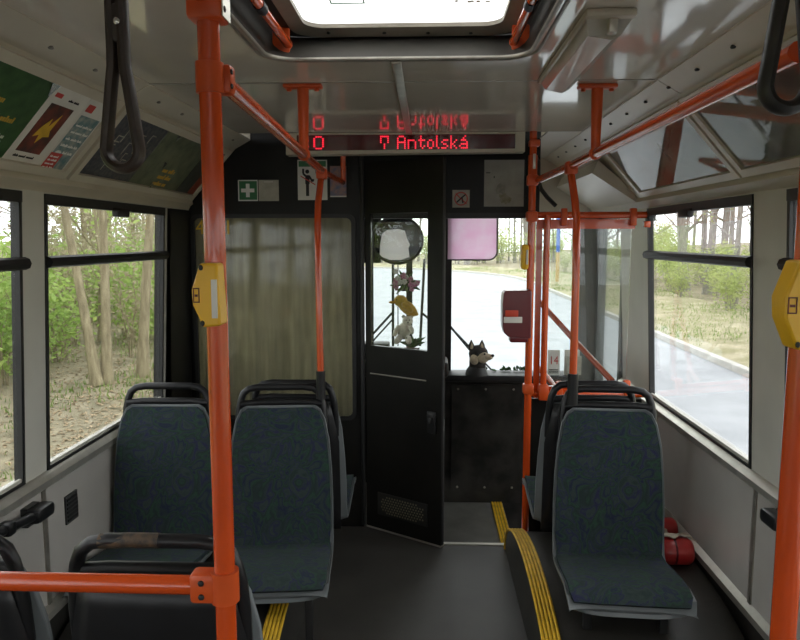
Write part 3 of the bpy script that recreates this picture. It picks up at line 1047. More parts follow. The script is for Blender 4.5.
def place(key, name_label, loc, rot, legs, worn=False):
    s_ = make_seat(name_label, legs, worn)
    s_.location = loc
    s_.rotation_euler = (0, 0, rot)
    s_['group'] = GP
    seats[key] = s_
    return s_


AH = 0.262        # wheel arch height


def archz(y, yc=2.66, hl=0.69, h=AH):
    u = (y - yc) / hl
    return h * math.sqrt(max(0, 1 - u * u))


# rear-facing seats look towards the camera (rotated half a turn)
place('L2', 'rear-facing grey bus seat nearest the aisle on the left, pole rising from its handle', (-0.580, SEAT_BACK_L, 0), math.pi + R(6), [(-.13, .36, 0.005), (.10, .30, archz(SEAT_BACK_L - .30) + .004)])
place('L1', 'rear-facing grey bus seat beside the left window, half behind the orange pole', (-1.050, SEAT_BACK_L, 0), math.pi + R(2), [(-.12, .30, archz(2.36) + .004), (.12, .30, archz(2.36) + .004)])
place('R1', 'single rear-facing grey bus seat on the right before the red cylinders', (0.690, 2.59, 0.018), math.pi - R(4), [(-.13, .32, archz(2.26) - .012), (.12, .32, archz(2.26) - .012)])
place('LF', 'forward-facing bus seat back to back behind the left aisle seat', (-0.555, 2.925, 0), 0, [(.12, .25, archz(3.11) + .004), (-.12, .25, archz(3.11) + .004)])
place('RF', 'forward-facing bus seat back to back behind the single right seat', (0.672, 2.925, 0.006), 0, [(.12, .25, archz(3.11) - .004), (-.12, .25, archz(3.11) - .004)])
place('NA', 'near forward-facing bus seat seen from behind, worn handle under the orange rail', (-0.538, 1.395, 0), 0, [(.12, .25, .004), (-.12, .25, .004)], True)
place('NW', 'near forward-facing bus seat cut off by the left picture edge', (-0.99, 1.395, 0), 0, [(.12, .25, .004), (-.12, .25, .004)])

# ---- wheel arches
for side, xa, xb in ((-1, -0.50, XL + 0.034), (1, 0.392, XR - 0.034)):
    nm = 'left' if side < 0 else 'right'
    ar = thing('wheel_arch', 'dark rounded wheel arch with yellow striped edge under the %s seats' % nm, 'wheel arch', ((xa + xb) / 2, 2.68, 0), group='wheel arches under the back to back seats')
    prof = []
    for k in range(33):
        a = math.pi * (1 - k / 32)
        prof.append((2.66 + 0.69 * math.cos(a), AH * math.sin(a)))
    q = MB()
    q.prism([(xa, y_, z_ + 0.001) for y_, z_ in prof], (xb - xa, 0, 0))
    q.build('body', M['arch'], ar, angle=50)
    inw = 1 if side > 0 else -1
    for k in range(5):
        r_ = MB()
        x_ = xa + inw * (-0.002 + 0.0135 * k)
        wv = 0.0048
        pts = [(y_, z_) for y_, z_ in prof]
        out = [V(x_, 2.66 + (y_ - 2.66) * 1.012, z_ * 1.02 + 0.003) for y_, z_ in pts]
        r_.tube(out, 0.0062, 6)
        r_.build('edge_rib', M['yellow'], ar)

# ---- handrails, all orange tube
TR = 0.0175


def clamp(x, y, z, h=0.055, r=0.026, par=None, jaw=None):
    q = MB()
    q.tube([(x, y, z - h / 2), (x, y, z + h / 2)], r, 16)
    if jaw:
        d_ = Vector(jaw).normalized()
        q.tube([V(x, y, z) + d_ * 0.012, V(x, y, z) + d_ * 0.062], 0.024, 12)
        sd = d_.cross(V(0, 0, 1)).normalized()
    q.build('clamp', M['orange_dark'], par)
    b_ = MB()
    if jaw:
        for dz in (-0.012, 0.012):
            b_.ball(V(x, y, z + dz) + V(jaw).normalized() * 0.036 - V(0, 0.024, 0), (0.005, 0.004, 0.005), 8)
        b_.build('clamp_bolts', M['alu_dark'], par)


LP = V(-0.367, 1.2, 0)
p_ = thing('grab_pole', 'near orange floor-to-ceiling pole on the left carrying a yellow box', 'pole', LP)
MB().tube([(LP.x, LP.y, 0.0), (LP.x, LP.y, 1.915)], TR + 0.0012, 18).build('tube', M['orange'], p_)
MB().tube([(LP.x, LP.y, 0.0), (LP.x, LP.y, 0.02)], 0.035, 18).build('foot_flange', M['orange_dark'], p_)
clamp(LP.x, LP.y, 1.808, 0.050, 0.0235, p_)
q = MB()
q.rbox((LP.x + 0.020, LP.y + 0.018, 1.808), (0.03, 0.032, 0.048), 0.006)
q.build('clamp_jaw', M['orange_dark'], p_)
q = MB()
q.rbox((LP.x, LP.y, 1.925), (0.060, 0.055, 0.055), 0.008)
q.build('top_clamp', M['orange_dark'], p_)
q = MB()
for dz in (-0.012, 0.014):
    q.ball((LP.x + 0.031, LP.y - 0.012, 1.927 + dz), (0.003, 0.006, 0.006), 8)
for dz in (-0.012, 0.012):
    q.ball((LP.x + 0.0345, LP.y + 0.008, 1.808 + dz), (0.003, 0.005, 0.005), 8)
q.build('clamp_bolts', M['rubber'], p_)['kind'] = 'stuff'
MB().box(LP.x + 0.0295, LP.x + 0.0315, LP.y - 0.022, LP.y + 0.022, 1.902, 1.948).build('clamp_plate', M['alu'], p_)
clamp(LP.x, LP.y, 0.912, 0.058, 0.0255, p_)
q = MB()
q.rbox((LP.x - 0.036, LP.y, 0.912), (0.05, 0.04, 0.056), 0.008)
q.build('rail_clamp_jaw', M['orange_dark'], p_)
q = MB()
for dz in (-0.013, 0.013):
    q.ball((LP.x - 0.038, LP.y - 0.021, 0.912 + dz), (0.006, 0.004, 0.006), 8)
q.build('jaw_bolts', M['rubber'], p_)['kind'] = 'stuff'

t_ = thing('grab_rail', 'orange rail across the lower left from the pole to the wall', 'handrail', (-0.8, 1.2, 0.912))
MB().tube([(LP.x - 0.045, 1.2, 0.912), (XL + 0.03, 1.2, 0.912)], TR, 14).build('tube', M['orange'], t_)
MB().rbox((XL + 0.032, 1.2, 0.912), (0.02, 0.07, 0.07), 0.006).build('wall_plate', M['orange_dark'], t_)

# left longitudinal rail
t_ = thing('ceiling_rail', 'orange overhead rail running forward on the left from the near pole', 'handrail', (-0.41, 2.2, 1.82))
e0, e1, e2 = V(-0.352, 1.215, 1.808), V(-0.442, 2.97, 1.82), V(-0.418, 3.465, 1.815)
MB().tube([e0, e0.lerp(e1, 0.5), e1], 0.0155, 12).build('tube', M['orange'], t_)
MB().tube([e1, e2, V(-0.417, 3.475, 1.83), V(-0.416, 3.475, 2.06)], 0.013, 12).build('end_bend', M['orange'], t_)
def bracket(x, y, z0, par):
    q = MB()
    q.tube([(x, y, z0), (x, y, CZ - 0.01)], [0.015, 0.0195], 12)
    q.rbox((x, y, CZ - 0.007), (0.125, 0.045, 0.014), 0.005)
    q.build('ceiling_bracket', M['orange_dark'], par)
    b_ = MB()
    for sx in (-1, 1):
        b_.ball((x + sx * 0.045, y, CZ - 0.018), (0.009, 0.009, 0.006), 8)
    b_.build('bracket_bolts', M['orange_dark'], par)['kind'] = 'stuff'
    q = MB()
    q.ball((x, y, z0), 0.022, 12)
    q.build('bracket_eye', M['orange_dark'], par)
bracket(-0.409, 2.335, 1.817, t_)

t_ = thing('seat_pole', 'thin orange pole rising from the left aisle seat to the rail', 'pole', (-0.435, 2.75, 0.93))
b0 = V(-0.428, 2.752, 0.93)
MB().tube([e1 + V(0, -0.03, -0.004), e1 + V(-0.004, -0.05, -0.06), V(-0.437, 2.80, 1.68), V(-0.436, 2.775, 1.60), V(-0.432, 2.752, 1.40), b0 + V(0, 0, 0.04)], 0.0135, 12).build('tube', M['orange'], t_)
MB().tube([b0 + V(0, 0, -0.03), b0 + V(0, 0, 0.085)], 0.0185, 12).build('socket', M['handle'], t_)
MB().rbox(e1 + V(0, -0.03, -0.012), (0.042, 0.05, 0.045), 0.008).build('tee_clamp', M['orange_dark'], t_)

# right side
RP = V(0.582, 1.1, 0)
t_ = thing('grab_pole', 'near orange floor-to-ceiling pole at the right picture edge', 'pole', RP)
MB().tube([(RP.x, RP.y, 0), (RP.x, RP.y, 1.93)], TR + 0.002, 18).build('tube', M['orange'], t_)
MB().rbox((RP.x, RP.y, 1.925), (0.060, 0.055, 0.055), 0.008).build('top_clamp', M['orange_dark'], t_)
MB().tube([(RP.x, RP.y, 0.0), (RP.x, RP.y, 0.02)], 0.035, 18).build('foot_flange', M['orange_dark'], t_)
t_ = thing('ceiling_rail', 'orange overhead rail running forward above the right seats', 'handrail', (0.55, 2.2, 1.82))
MB().tube([(0.556, 1.115, 1.82), (0.556, 1.75, 1.82), (0.548, 2.8, 1.82), (0.515, 3.37, 1.815)], 0.0165, 12).build('tube', M['orange'], t_)
bracket(0.549, 2.375, 1.82, t_)
t_ = thing('seat_pole', 'thin orange pole rising from the single right seat to the rail', 'pole', (0.555, 2.65, 0.96))
b0 = V(0.556, 2.655, 0.97)
MB().tube([(0.545, 2.76, 1.815), (0.546, 2.745, 1.78), (0.552, 2.69, 1.68), (0.555, 2.665, 1.60), (0.556, 2.655, 1.4), b0], 0.0145, 12).build('tube', M['orange'], t_)
MB().tube([b0 + V(0, 0, -0.06), b0 + V(0, 0, 0.06)], 0.0205, 12).build('socket', M['handle'], t_)
MB().rbox((0.547, 2.755, 1.81), (0.045, 0.05, 0.05), 0.008).build('tee_clamp', M['orange_dark'], t_)

FP = V(0.4905, 3.375, 0)
t_ = thing('grab_pole', 'orange entrance pole carrying the red ticket validator', 'pole', FP)
MB().tube([(FP.x, FP.y, 0.0), (FP.x, FP.y, CZ)], 0.0175, 16).build('tube', M['orange'], t_)
q = MB()
q.rbox((FP.x + 0.005, FP.y, 1.985), (0.05, 0.05, 0.03), 0.006)
q.tube([(FP.x, FP.y, 1.80), (FP.x, FP.y, 1.93)], 0.0215, 12)
q.build('top_sleeve', M['orange_dark'], t_)
for z_ in (1.815, 1.645, 0.815):
    q = MB()
    q.rbox((FP.x, FP.y, z_), (0.052, 0.048, 0.05), 0.008)
    q.build('clamp', M['orange_dark'], t_)
MB().rbox((FP.x + 0.004, FP.y - 0.024, 1.90), (0.014, 0.006, 0.07), 0.003).build('pale_plate', M['alu'], t_)
MB().tube([(FP.x, FP.y, 0.0), (FP.x, FP.y, 0.02)], 0.024, 16).build('foot_flange', M['orange_dark'], t_)

# screen between right seats and entrance
SY = 3.45
t_ = thing('entrance_screen', 'orange framed clear screen between the right seats and the entrance', 'screen', (0.78, SY, 0.6))
tz0, tz1 = 0.805, 1.655
MB().tube([(0.51, SY, tz1), (1.075, SY, tz1)], 0.0165, 12).build('top_rail', M['orange'], t_)
MB().tube([(0.51, SY, tz0 - 0.03), (1.09, SY, tz0 - 0.03)], 0.0165, 12).build('bottom_rail', M['orange'], t_)
MB().tube([(0.575, SY - 0.01, tz0 - 0.06), (0.575, SY - 0.01, tz1)], 0.0155, 12).build('upright', M['orange'], t_)
q = MB()
q.box(0.528, 0.556, SY + 0.004, SY + 0.020, tz0 - 0.02, tz1 - 0.02)
q.build('frame_upright', M['orange'], t_)
MB().box(0.528, 1.0, SY + 0.003, SY + 0.021, tz1 - 0.066, tz1 - 0.02).build('frame_top_band', M['orange'], t_)
MB().box(0.528, 1.0, SY + 0.003, SY + 0.021, tz0 - 0.012, tz0 + 0.006).build('frame_bottom_band', M['orange'], t_)
MB().box(0.545, 0.985, SY + 0.01, SY + 0.015, tz0, tz1 - 0.05).build('pane', M['screenglass'], t_, smooth=False)
for (x_, z_) in ((0.655, tz1), (0.985, tz1), (0.655, tz0 - 0.02), (0.985, tz0 - 0.01)):
    q = MB()
    q.rbox((x_, SY - 0.005, z_ - 0.01 if z_ > 1 else z_ + 0.01), (0.03, 0.04, 0.085), 0.006)
    q.build('pane_clip', M['orange_dark'], t_)
q = MB()
q.rbox((0.575, SY - 0.01, tz0 - 0.02), (0.05, 0.045, 0.08), 0.008)
q.build('lower_clamp', M['orange_dark'], t_)
MB().rbox((1.07, SY, tz1 - 0.005), (0.04, 0.05, 0.05), 0.006).build('wall_clamp', M['rubber'], t_)
MB().rbox((1.045, SY - 0.03, tz1 - 0.045), (0.028, 0.03, 0.03), 0.004).build('orange_knob', M['orange'], t_)
MB().box(0.52, 1.07, SY + 0.02, SY + 0.03, 0.02, tz0 - 0.06).build('lower_board', M['blackpaint'], t_)

t_ = thing('entrance_handrail', 'slanting orange handrail in the entrance behind the clear screen', 'handrail', (0.8, 3.9, 0.8))
MB().tube([at(538, 300, Y=4.3), at(575, 341, Y=3.95), at(612, 381, Y=3.6)], 0.0165, 12).build('upper_tube', M['orange'], t_)
MB().tube([at(537, 366, Y=4.2), at(548, 378, Y=4.05), at(556, 388, Y=3.9), at(572, 392, Y=3.75)], 0.0165, 12).build('lower_tube', M['orange'], t_)
a_, b_ = at(538, 300, Y=4.3), at(537, 366, Y=4.2)
MB().tube([V(a_.x, a_.y, a_.z + 0.02), V(b_.x, b_.y, b_.z), V(b_.x, b_.y, -0.46)], 0.0165, 12).build('stanchion', M['orange'], t_)

# upper rails that carry the hand straps (they run back over the camera)
t_ = thing('strap_rail', 'orange rail at the top left from which the leather strap hangs', 'handrail', (-0.41, 0.8, 1.94))
MB().tube([(LP.x, 1.2, 1.94), (-0.408, 0.93, 1.945), (-0.46, 0.55, 1.945)], TR, 14).build('tube', M['orange'], t_)
t_ = thing('strap_rail', 'orange rail at the top right from which the black strap hangs', 'handrail', (0.5, 0.8, 1.94))
MB().tube([(RP.x, 1.1, 1.94), (0.452, 0.9, 1.945), (0.30, 0.6, 1.945)], TR, 14).build('tube', M['orange'], t_)


def strap(label, cx, cy, ztop, zbot, hw, mat_, rivet, tk=0.0052, tilt=0.0, hold=0.60):
    t = thing('hand_strap', label, 'strap', (cx, cy, zbot), group='hand straps on the upper rails')
    H = ztop - zbot
    pts = []
    for k in range(14):
        f = k / 13
        pts.append((-0.0075 - (hw - 0.0075) * (max(0, (f - hold) / (1 - hold))) ** 0.95, ztop - f * (H - hw * 1.05)))
    left = pts[:]
    zc = zbot + hw * 1.05
    arc = [(hw * math.cos(R(180 + a)), zc + hw * 1.05 * math.sin(R(180 + a))) for a in range(15, 180, 15)]
    right = [(-x_, z_) for x_, z_ in left[::-1]]
    allp = left + arc + right
    top = [(0.019 * math.cos(R(a)), ztop + 0.008 + 0.02 * math.sin(R(a))) for a in range(10, 180, 20)]
    allp = allp + top
    q = MB()
    q.tube([V(cx + x_ + tilt * (zbot - z_), cy, z_) for x_, z_ in allp], 0.01, 10, closed=True, flat=(0.0125, tk))
    q.build('loop', mat_, t)
    q = MB()
    q.rbox((cx - tilt * (ztop - 0.06 - zbot), cy, ztop - 0.055), (0.030, 0.02, 0.05), 0.006)
    q.build('keeper', mat_, t)
    if rivet:
        MB().ball((cx - tilt * 0.25 + 0.004, cy - 0.0115, ztop - 0.115), (0.0048, 0.0035, 0.0055), 10).build('rivet', M['chrome'], t)
        q = MB()
        q.rbox((cx - tilt * 0.25 + 0.002, cy, ztop - 0.115), (0.024, 0.02, 0.05), 0.006)
        q.build('rivet_tab', mat_, t)
    return t


strap('brown black leather hand strap loop at the upper left', -0.408, 0.94, 1.935, 1.634, 0.0225, M['leather'], True, tk=0.0078)
strap('black rubber hand strap loop at the upper right corner', 0.440, 0.905, 1.935, 1.700, 0.0265, M['straprub'], False, tk=0.0095, hold=0.30)

# ---- boxes on the poles
def stop_box(label, cx, cy, cz, s=1.0, mirror=1):
    t = thing('stop_request_box', label, 'stop button', (cx, cy, cz), group='yellow stop request boxes')
    o_ = [(-0.013, 0.060), (0.021, 0.060), (0.024, -0.057), (-0.010, -0.060), (-0.028, -0.018), (-0.030, 0.010)]
    q = MB()
    q.prism([(cx + mirror * a * s, cy - 0.034, cz + b * s) for a, b in o_], (0, 0.045, 0))
    o = q.build('case', M['yellowbox'], t)
    bv = o.modifiers.new('edge', 'BEVEL'); bv.width = 0.004; bv.segments = 2
    q = MB()
    xa, xb = cx + mirror * 0.009 * s, cx + mirror * 0.0195 * s
    q.box(min(xa, xb), max(xa, xb), cy - 0.0365, cy - 0.032, cz - 0.042 * s, cz + 0.030 * s)
    q.build('white_strip', M['paperw'], t)
    q = MB()
    for b in (0.052, -0.052):
        q.ball((cx + mirror * -0.010 * s, cy - 0.0345, cz + b * s), (0.004, 0.003, 0.005), 8)
    q.build('screws', M['rubber'], t)['kind'] = 'stuff'
    q = MB()
    xa, xb = cx - mirror * 0.026 * s, cx - mirror * 0.014 * s
    x0_, x1_ = min(xa, xb), max(xa, xb)
    for (a0, a1, c0, c1) in ((x0_, x1_, 0.011, 0.013), (x0_, x1_, -0.012, -0.010), (x0_, x0_ + 0.0015, -0.012, 0.013), (x1_ - 0.0015, x1_, -0.012, 0.013), (x0_ + 0.003, x1_ - 0.003, -0.002, 0.002)):
        q.box(a0, a1, cy - 0.0352, cy - 0.033, cz + c0, cz + c1)
    q.build('printed_square', M['darkp'], t)
    return t


p_ = at(206, 295, Y=1.17)
stop_box('yellow stop box with a pale strip on the near left pole', p_.x + 0.006, 1.19, p_.z, 0.90)
p_ = at(792, 305, Y=1.07)
stop_box('yellow stop box cut off by the right picture edge', p_.x + 0.016, 1.09, p_.z, 1.12)
p_ = at(523.5, 257, Y=3.35)
t_ = thing('stop_request_box', 'small yellow stop button on the entrance pole', 'stop button', (p_.x, 3.36, p_.z), group='yellow stop request boxes')
MB().rbox((p_.x + 0.006, 3.352, p_.z), (0.036, 0.05, 0.12), 0.014).build('case', M['yellowbox'], t_)
MB().rbox((p_.x + 0.014, 3.325, p_.z), (0.010, 0.008, 0.07), 0.003).build('white_strip', M['paperw'], t_)

t_ = thing('ticket_validator', 'dark red ticket validator with white label on the entrance pole', 'validator', (0.42, 3.3, 1.06))
a_, b_ = at(502, 290, Y=3.28), at(530, 343, Y=3.28)
w_, h_ = b_.x - a_.x, a_.z - b_.z
cx_, cz_ = (a_.x + b_.x) / 2, (a_.z + b_.z) / 2
q = MB()
prof = [(a_.x + 0.012, a_.z - 0.002), (b_.x - 0.004, a_.z), (b_.x, a_.z - 0.012), (b_.x, b_.z + 0.028), (b_.x - 0.008, b_.z + 0.024), (a_.x + 0.03, b_.z + 0.032), (a_.x + 0.010, b_.z + 0.050), (a_.x + 0.002, b_.z + 0.085), (a_.x, a_.z - 0.06), (a_.x + 0.004, a_.z - 0.016)]
q.prism([(x_, 3.25, z_) for x_, z_ in prof], (0, 0.09, 0))
o = q.build('case', M['redbox'], t_)
bv = o.modifiers.new('edge', 'BEVEL'); bv.width = 0.008; bv.segments = 3
MB().rbox((cx_ + 0.014, 3.295, b_.z + 0.022), (0.085, 0.07, 0.036), 0.008).build('ticket_slot', M['redbox'], t_)
MB().rbox((cx_ - 0.024, 3.2485, cz_ + 0.018), (0.060, 0.006, 0.030), 0.002).build('red_display', mat('bright_red_label', (0.55, 0.05, 0.02), 0.5), t_)
MB().rbox((cx_ - 0.018, 3.2480, cz_ - 0.012), (0.085, 0.006, 0.028), 0.002).build('paper_label', M['paperw'], t_)
MB().rbox((FP.x - 0.02, 3.345, cz_), (0.03, 0.05, 0.06), 0.006).build('pole_mount', M['redbox'], t_)

# ---- ceiling lamp on the right
t_ = thing('ceiling_lamp', 'long unlit fluorescent lamp with clear ribbed cover on the ceiling', 'lamp', (0.37, 1.88, CZ))
MB().rbox((0.398, 1.945, CZ - 0.009), (0.112, 0.68, 0.018), 0.006).build('base', M['cove'], t_)
q = MB()
yA, yB = 1.625, 2.275
o_ = [(-0.044, -0.016), (-0.034, -0.046), (0.018, -0.056), (0.040, -0.044), (0.056, -0.016)]
P0 = [V(0.392 + a, yA, CZ + b) for a, b in o_]
P1 = [V(0.392 + a * 0.96, yB - (0.045 if b < -0.03 else 0), CZ + b) for a, b in o_]
P0 = [V(a.x, a.y + (0.03 if o_[i][1] < -0.03 else 0), a.z) for i, a in enumerate(P0)]
n_ = len(o_)
q.add(P0 + P1, [(i, i + 1, n_ + i + 1, n_ + i) for i in range(n_ - 1)] + [tuple(range(n_)), tuple(range(n_, 2 * n_))])
q.build('diffuser', M['lampcover'], t_, smooth=False)
q = MB()
for z_ in (0.0,):
    q.tube([(0.395, yA + 0.05, CZ - 0.034), (0.395, yB - 0.07, CZ - 0.034)], 0.012, 8)
q.build('fluorescent_tube', M['white'], t_)
q = MB()
q.rbox((0.405, 1.630, CZ - 0.034), (0.02, 0.03, 0.03), 0.003)
q.build('clip', M['alu'], t_)

# ---- LED destination display
t_ = thing('destination_display', 'long LED display with red dot lettering under the ceiling', 'display', (-0.11, 3.40, 1.935))
DY = 3.37
zA, zB = 1.937, 2.038
xa, xb = -0.676, 0.452
q = MB()
q.frame([(xa, DY, zA), (xb, DY, zA + 0.010), (xb, DY, zB), (xa, DY, zB)], [(xa + 0.05, DY, zA + 0.018), (xb - 0.045, DY, zA + 0.024), (xb - 0.045, DY, zB - 0.008), (xa + 0.05, DY, zB - 0.008)], (0, 0.08, 0))
q.build('housing', M['cove'], t_)
MB().box(xa + 0.04, xb - 0.03, DY + 0.012, DY + 0.02, zA + 0.01, zB - 0.004).build('window', M['ledbg'], t_)
MB().box(xa + 0.002, xb - 0.002, DY + 0.06, DY + 0.075, zA + 0.01, zB).build('back_plate', M['blackpaint'], t_)
FONT = {
    'A': ['01110', '10001', '10001', '11111', '10001', '10001', '10001'],
    'n': ['00000', '00000', '11110', '10001', '10001', '10001', '10001'],
    't': ['0100', '0100', '1111', '0100', '0100', '0101', '0010'],
    'o': ['0000', '0000', '0110', '1001', '1001', '1001', '0110'],
    'l': ['10', '10', '10', '10', '10', '10', '01'],
    's': ['0000', '0000', '0111', '1000', '0110', '0001', '1110'],
    'k': ['1000', '1000', '1001', '1010', '1100', '1010', '1001'],
    'q': ['00010', '00100', '01110', '00001', '01111', '10001', '01111'],
    'O': ['01110', '10001', '10001', '10001', '10001', '10001', '01110'],
    ':': ['0', '0', '1', '0', '0', '1', '0'],
    'P': ['11111', '10001', '10001', '10001', '00100', '00100', '00100'],
}
led = MB()
pz = 0.0092
zt = zB - 0.0135


def dots(ch, x0, pw):
    g = FONT[ch]
    for r_, row in enumerate(g):
        for c_, b in enumerate(row):
            if b == '1':
                x_ = x0 + c_ * pw
                z_ = zt - r_ * pz * 0.98
                led.box(x_, x_ + pw * 0.80, DY + 0.0105, DY + 0.0125, z_ - pz * 0.70, z_)
    return x0 + (len(g[0]) + 1) * pw


x_ = at(307, 145, Y=DY).x
x_ = dots(':', x_, 0.0088)
dots('O', at(313, 145, Y=DY).x, 0.0105)
dots('P', at(380, 145, Y=DY).x, 0.0085)
x_ = at(397, 145, Y=DY).x
pw = (at(470, 145, Y=DY).x - x_) / sum(len(FONT[c][0]) + 1 for c in 'Antolskq')
for c in 'Antolskq':
    x_ = dots(c, x_, pw)
o = led.build('led_dots', M['led'], t_, smooth=False)
o['kind'] = 'stuff'
o['label'] = 'red lit dots spelling Antolská'
MB().rbox((0.36, DY + 0.03, zB - 0.001), (0.09, 0.04, 0.01), 0.002).build('ceiling_clip', M['rubber'], t_)

# ================================================================== SIGNS AND PRINT
def flat_sign(name, label, cat, x0, x1, z0, z1, y, m):
    t = thing(name, label, cat, ((x0 + x1) / 2, y, z0))
    MB().box(x0, x1, y - 0.003, y, z0, z1).build('sheet', m, t, smooth=False)
    return t


y_ = PY - 0.0005
a_, b_ = at(238, 180, Y=y_), at(258, 201, Y=y_)
x0, x1, z0, z1 = a_.x, b_.x, b_.z, a_.z
t_ = flat_sign('first_aid_sign', 'green first aid sign with a white cross on the black partition', 'sign', x0, x1, z0, z1, y_, M['white'])
MB().box(x0 + 0.006, x1 - 0.003, y_ - 0.0042, y_ - 0.002, z0 + 0.006, z1 - 0.006).build('green_field', M['green'], t_)
cx_, cz_ = (x0 + x1) / 2, (z0 + z1) / 2
q = MB()
hw_, l_ = 0.0095, 0.034
q.prism([(cx_ + u, y_ - 0.0042, cz_ + v) for u, v in ((-hw_, -l_), (hw_, -l_), (hw_, -hw_), (l_, -hw_), (l_, hw_), (hw_, hw_), (hw_, l_), (-hw_, l_), (-hw_, hw_), (-l_, hw_), (-l_, -hw_), (-hw_, -hw_))], (0, -0.0012, 0))
q.build('white_cross', M['white'], t_)
a_, b_ = at(258.5, 180, Y=y_), at(279, 201, Y=y_)
t_ = flat_sign('blank_sticker', 'faded blank beige sticker beside the green first aid sign', 'sticker', a_.x, b_.x, b_.z, a_.z, y_, M['paperg'])
MB().box(a_.x + 0.03, a_.x + 0.075, y_ - 0.0036, y_ - 0.002, a_.z - 0.012, a_.z - 0.008).build('pale_tape', M['paperw'], t_)
a_, b_ = at(297.5, 160, Y=y_), at(327.5, 200, Y=y_)
x0, x1, z0, z1 = a_.x, b_.x, b_.z, a_.z
t_ = flat_sign('pictogram_sign', 'white pictogram sign of standing figures struck through in red', 'sign', x0, x1, z0, z1, y_, M['paperw'])
MB().box(x0 + 0.006, x1 - 0.006, y_ - 0.0042, y_ - 0.002, z1 - 0.034, z1 - 0.006).build('green_header', M['green'], t_)
q = MB()
W_, H_ = x1 - x0, z1 - z0


def sg(u, v):
    return V(x0 + u * W_, y_ - 0.0045, z0 + v * H_)


for ox in (0.0, 0.45):
    q.ball(sg(0.33 + ox, 0.71), (0.0105, 0.001, 0.0105), 10)
    for (u0, v0, u1, v1, r_) in ((0.33, 0.62, 0.33, 0.40, 0.011), (0.33, 0.40, 0.33, 0.10, 0.008), (0.27, 0.60, 0.19, 0.66, 0.005), (0.19, 0.66, 0.19, 0.78, 0.005), (0.39, 0.60, 0.50, 0.46, 0.005), (0.50, 0.46, 0.54, 0.52, 0.005)):
        if ox and u0 > 0.36: continue
        a0, a1 = sg(u0 + ox, v0), sg(u1 + ox, v1)
        dd = (a1 - a0)
        l2 = dd.length
        dd.normalize()
        pp = V(-dd.z, 0, dd.x) * r_
        q.prism([a0 + pp, a0 - pp, a1 - pp, a1 + pp], (0, 0.001, 0))
q.build('figures', M['black'], t_)
q = MB()
a0, a1 = sg(0.10, 0.60), sg(0.60, 0.38)
q.prism([a0 + V(0, -0.001, 0.003), a0 + V(0, -0.001, -0.003), a1 + V(0, -0.001, -0.003), a1 + V(0, -0.001, 0.003)], (0, 0.001, 0))
q.build('red_stroke', M['redp'], t_)
a_, b_ = at(330, 166, Y=y_), at(346.5, 197, Y=y_)
x0, x1, z0, z1 = a_.x, b_.x, b_.z, a_.z
t_ = flat_sign('picture_card', 'small blue and rose picture card next to the pictogram sign', 'poster', x0, x1, z0, z1, y_, M['photo'])
MB().box(x0, x1, y_ - 0.004, y_ - 0.002, z0, z0 + 0.006).build('white_border', M['paperw'], t_)
yh = 3.6245
a_, b_ = at(452.5, 190, Y=yh), at(469.5, 207.5, Y=yh)
x0, x1, z0, z1 = a_.x, b_.x, b_.z, a_.z
t_ = flat_sign('prohibition_sign', 'small pale square prohibition sign on the black header', 'sign', x0, x1, z0, z1, yh, M['paperg'])
cx_, cz_ = (x0 + x1) / 2, (z0 + z1) / 2
q = MB()
ring = [V(cx_ + 0.032 * math.cos(R(a)), yh - 0.004, cz_ + 0.032 * math.sin(R(a))) for a in range(0, 360, 20)]
q.tube(ring, 0.003, 6, closed=True)
q.tube([V(cx_ - 0.028, yh - 0.004, cz_ + 0.026), V(cx_ + 0.028, yh - 0.004, cz_ - 0.026)], 0.003, 6)
q.build('red_ring', M['redp'], t_)
q = MB()
q.tube([V(cx_ - 0.022, yh - 0.0035, cz_ - 0.018), V(cx_ + 0.004, yh - 0.0035, cz_ + 0.006), V(cx_ + 0.024, yh - 0.0035, cz_ + 0.022)], 0.004, 6)
q.tube([V(cx_ + 0.004, yh - 0.0035, cz_ + 0.006), V(cx_ + 0.01, yh - 0.0035, cz_ - 0.022)], 0.004, 6)
q.build('black_pictogram', M['black'], t_)
a_, b_ = at(484.5, 160, Y=yh), at(523.5, 206.5, Y=yh)
x0, x1, z0, z1 = a_.x, b_.x, b_.z, a_.z
t_ = flat_sign('notice_sheet', 'grimy pale notice sheet with a dark stain beside the display end', 'notice', x0, x1, z0, z1, yh, mat('grimy_notice', (0.33, 0.32, 0.28), 0.6, var=0.12, scale=14))
q = MB()
q.box(x0 + 0.008, x0 + 0.03, yh - 0.0038, yh - 0.002, z1 - 0.066, z1 - 0.062)
q.ball((x0 + 0.05, yh - 0.003, z1 - 0.085), (0.003, 0.001, 0.006), 8)
q.build('print', M['black'], t_)
for nm_, cx_, cz_, sc2, colr in (('grey_stain', x0 + 0.088, z0 + 0.085, 0.030, (0.25, 0.25, 0.22)), ('olive_stain', x0 + 0.104, z0 + 0.040, 0.034, (0.27, 0.25, 0.14))):
    r9 = random.Random(nm_)
    q = MB()
    pl_ = []
    for k in range(18):
        r_ = sc2 * r9.uniform(0.55, 1.1)
        pl_.append(V(cx_ + r_ * math.cos(R(20 * k)), yh - 0.0034, cz_ + r_ * math.sin(R(20 * k))))
    q.prism(pl_, (0, 0.001, 0))
    q.build(nm_, mat(nm_, tuple(c * 0.75 for c in colr), 0.8, col2=(0.31, 0.30, 0.25), scale=50), t_, smooth=False)

# posters in the left cove flaps; local frame: u along the bus, v down the slope, w into the room
Mf, Lc = COVE[(-1, 'M')], COVE[(-1, 'L')]
v0, v1 = 0.045, Lc - 0.038


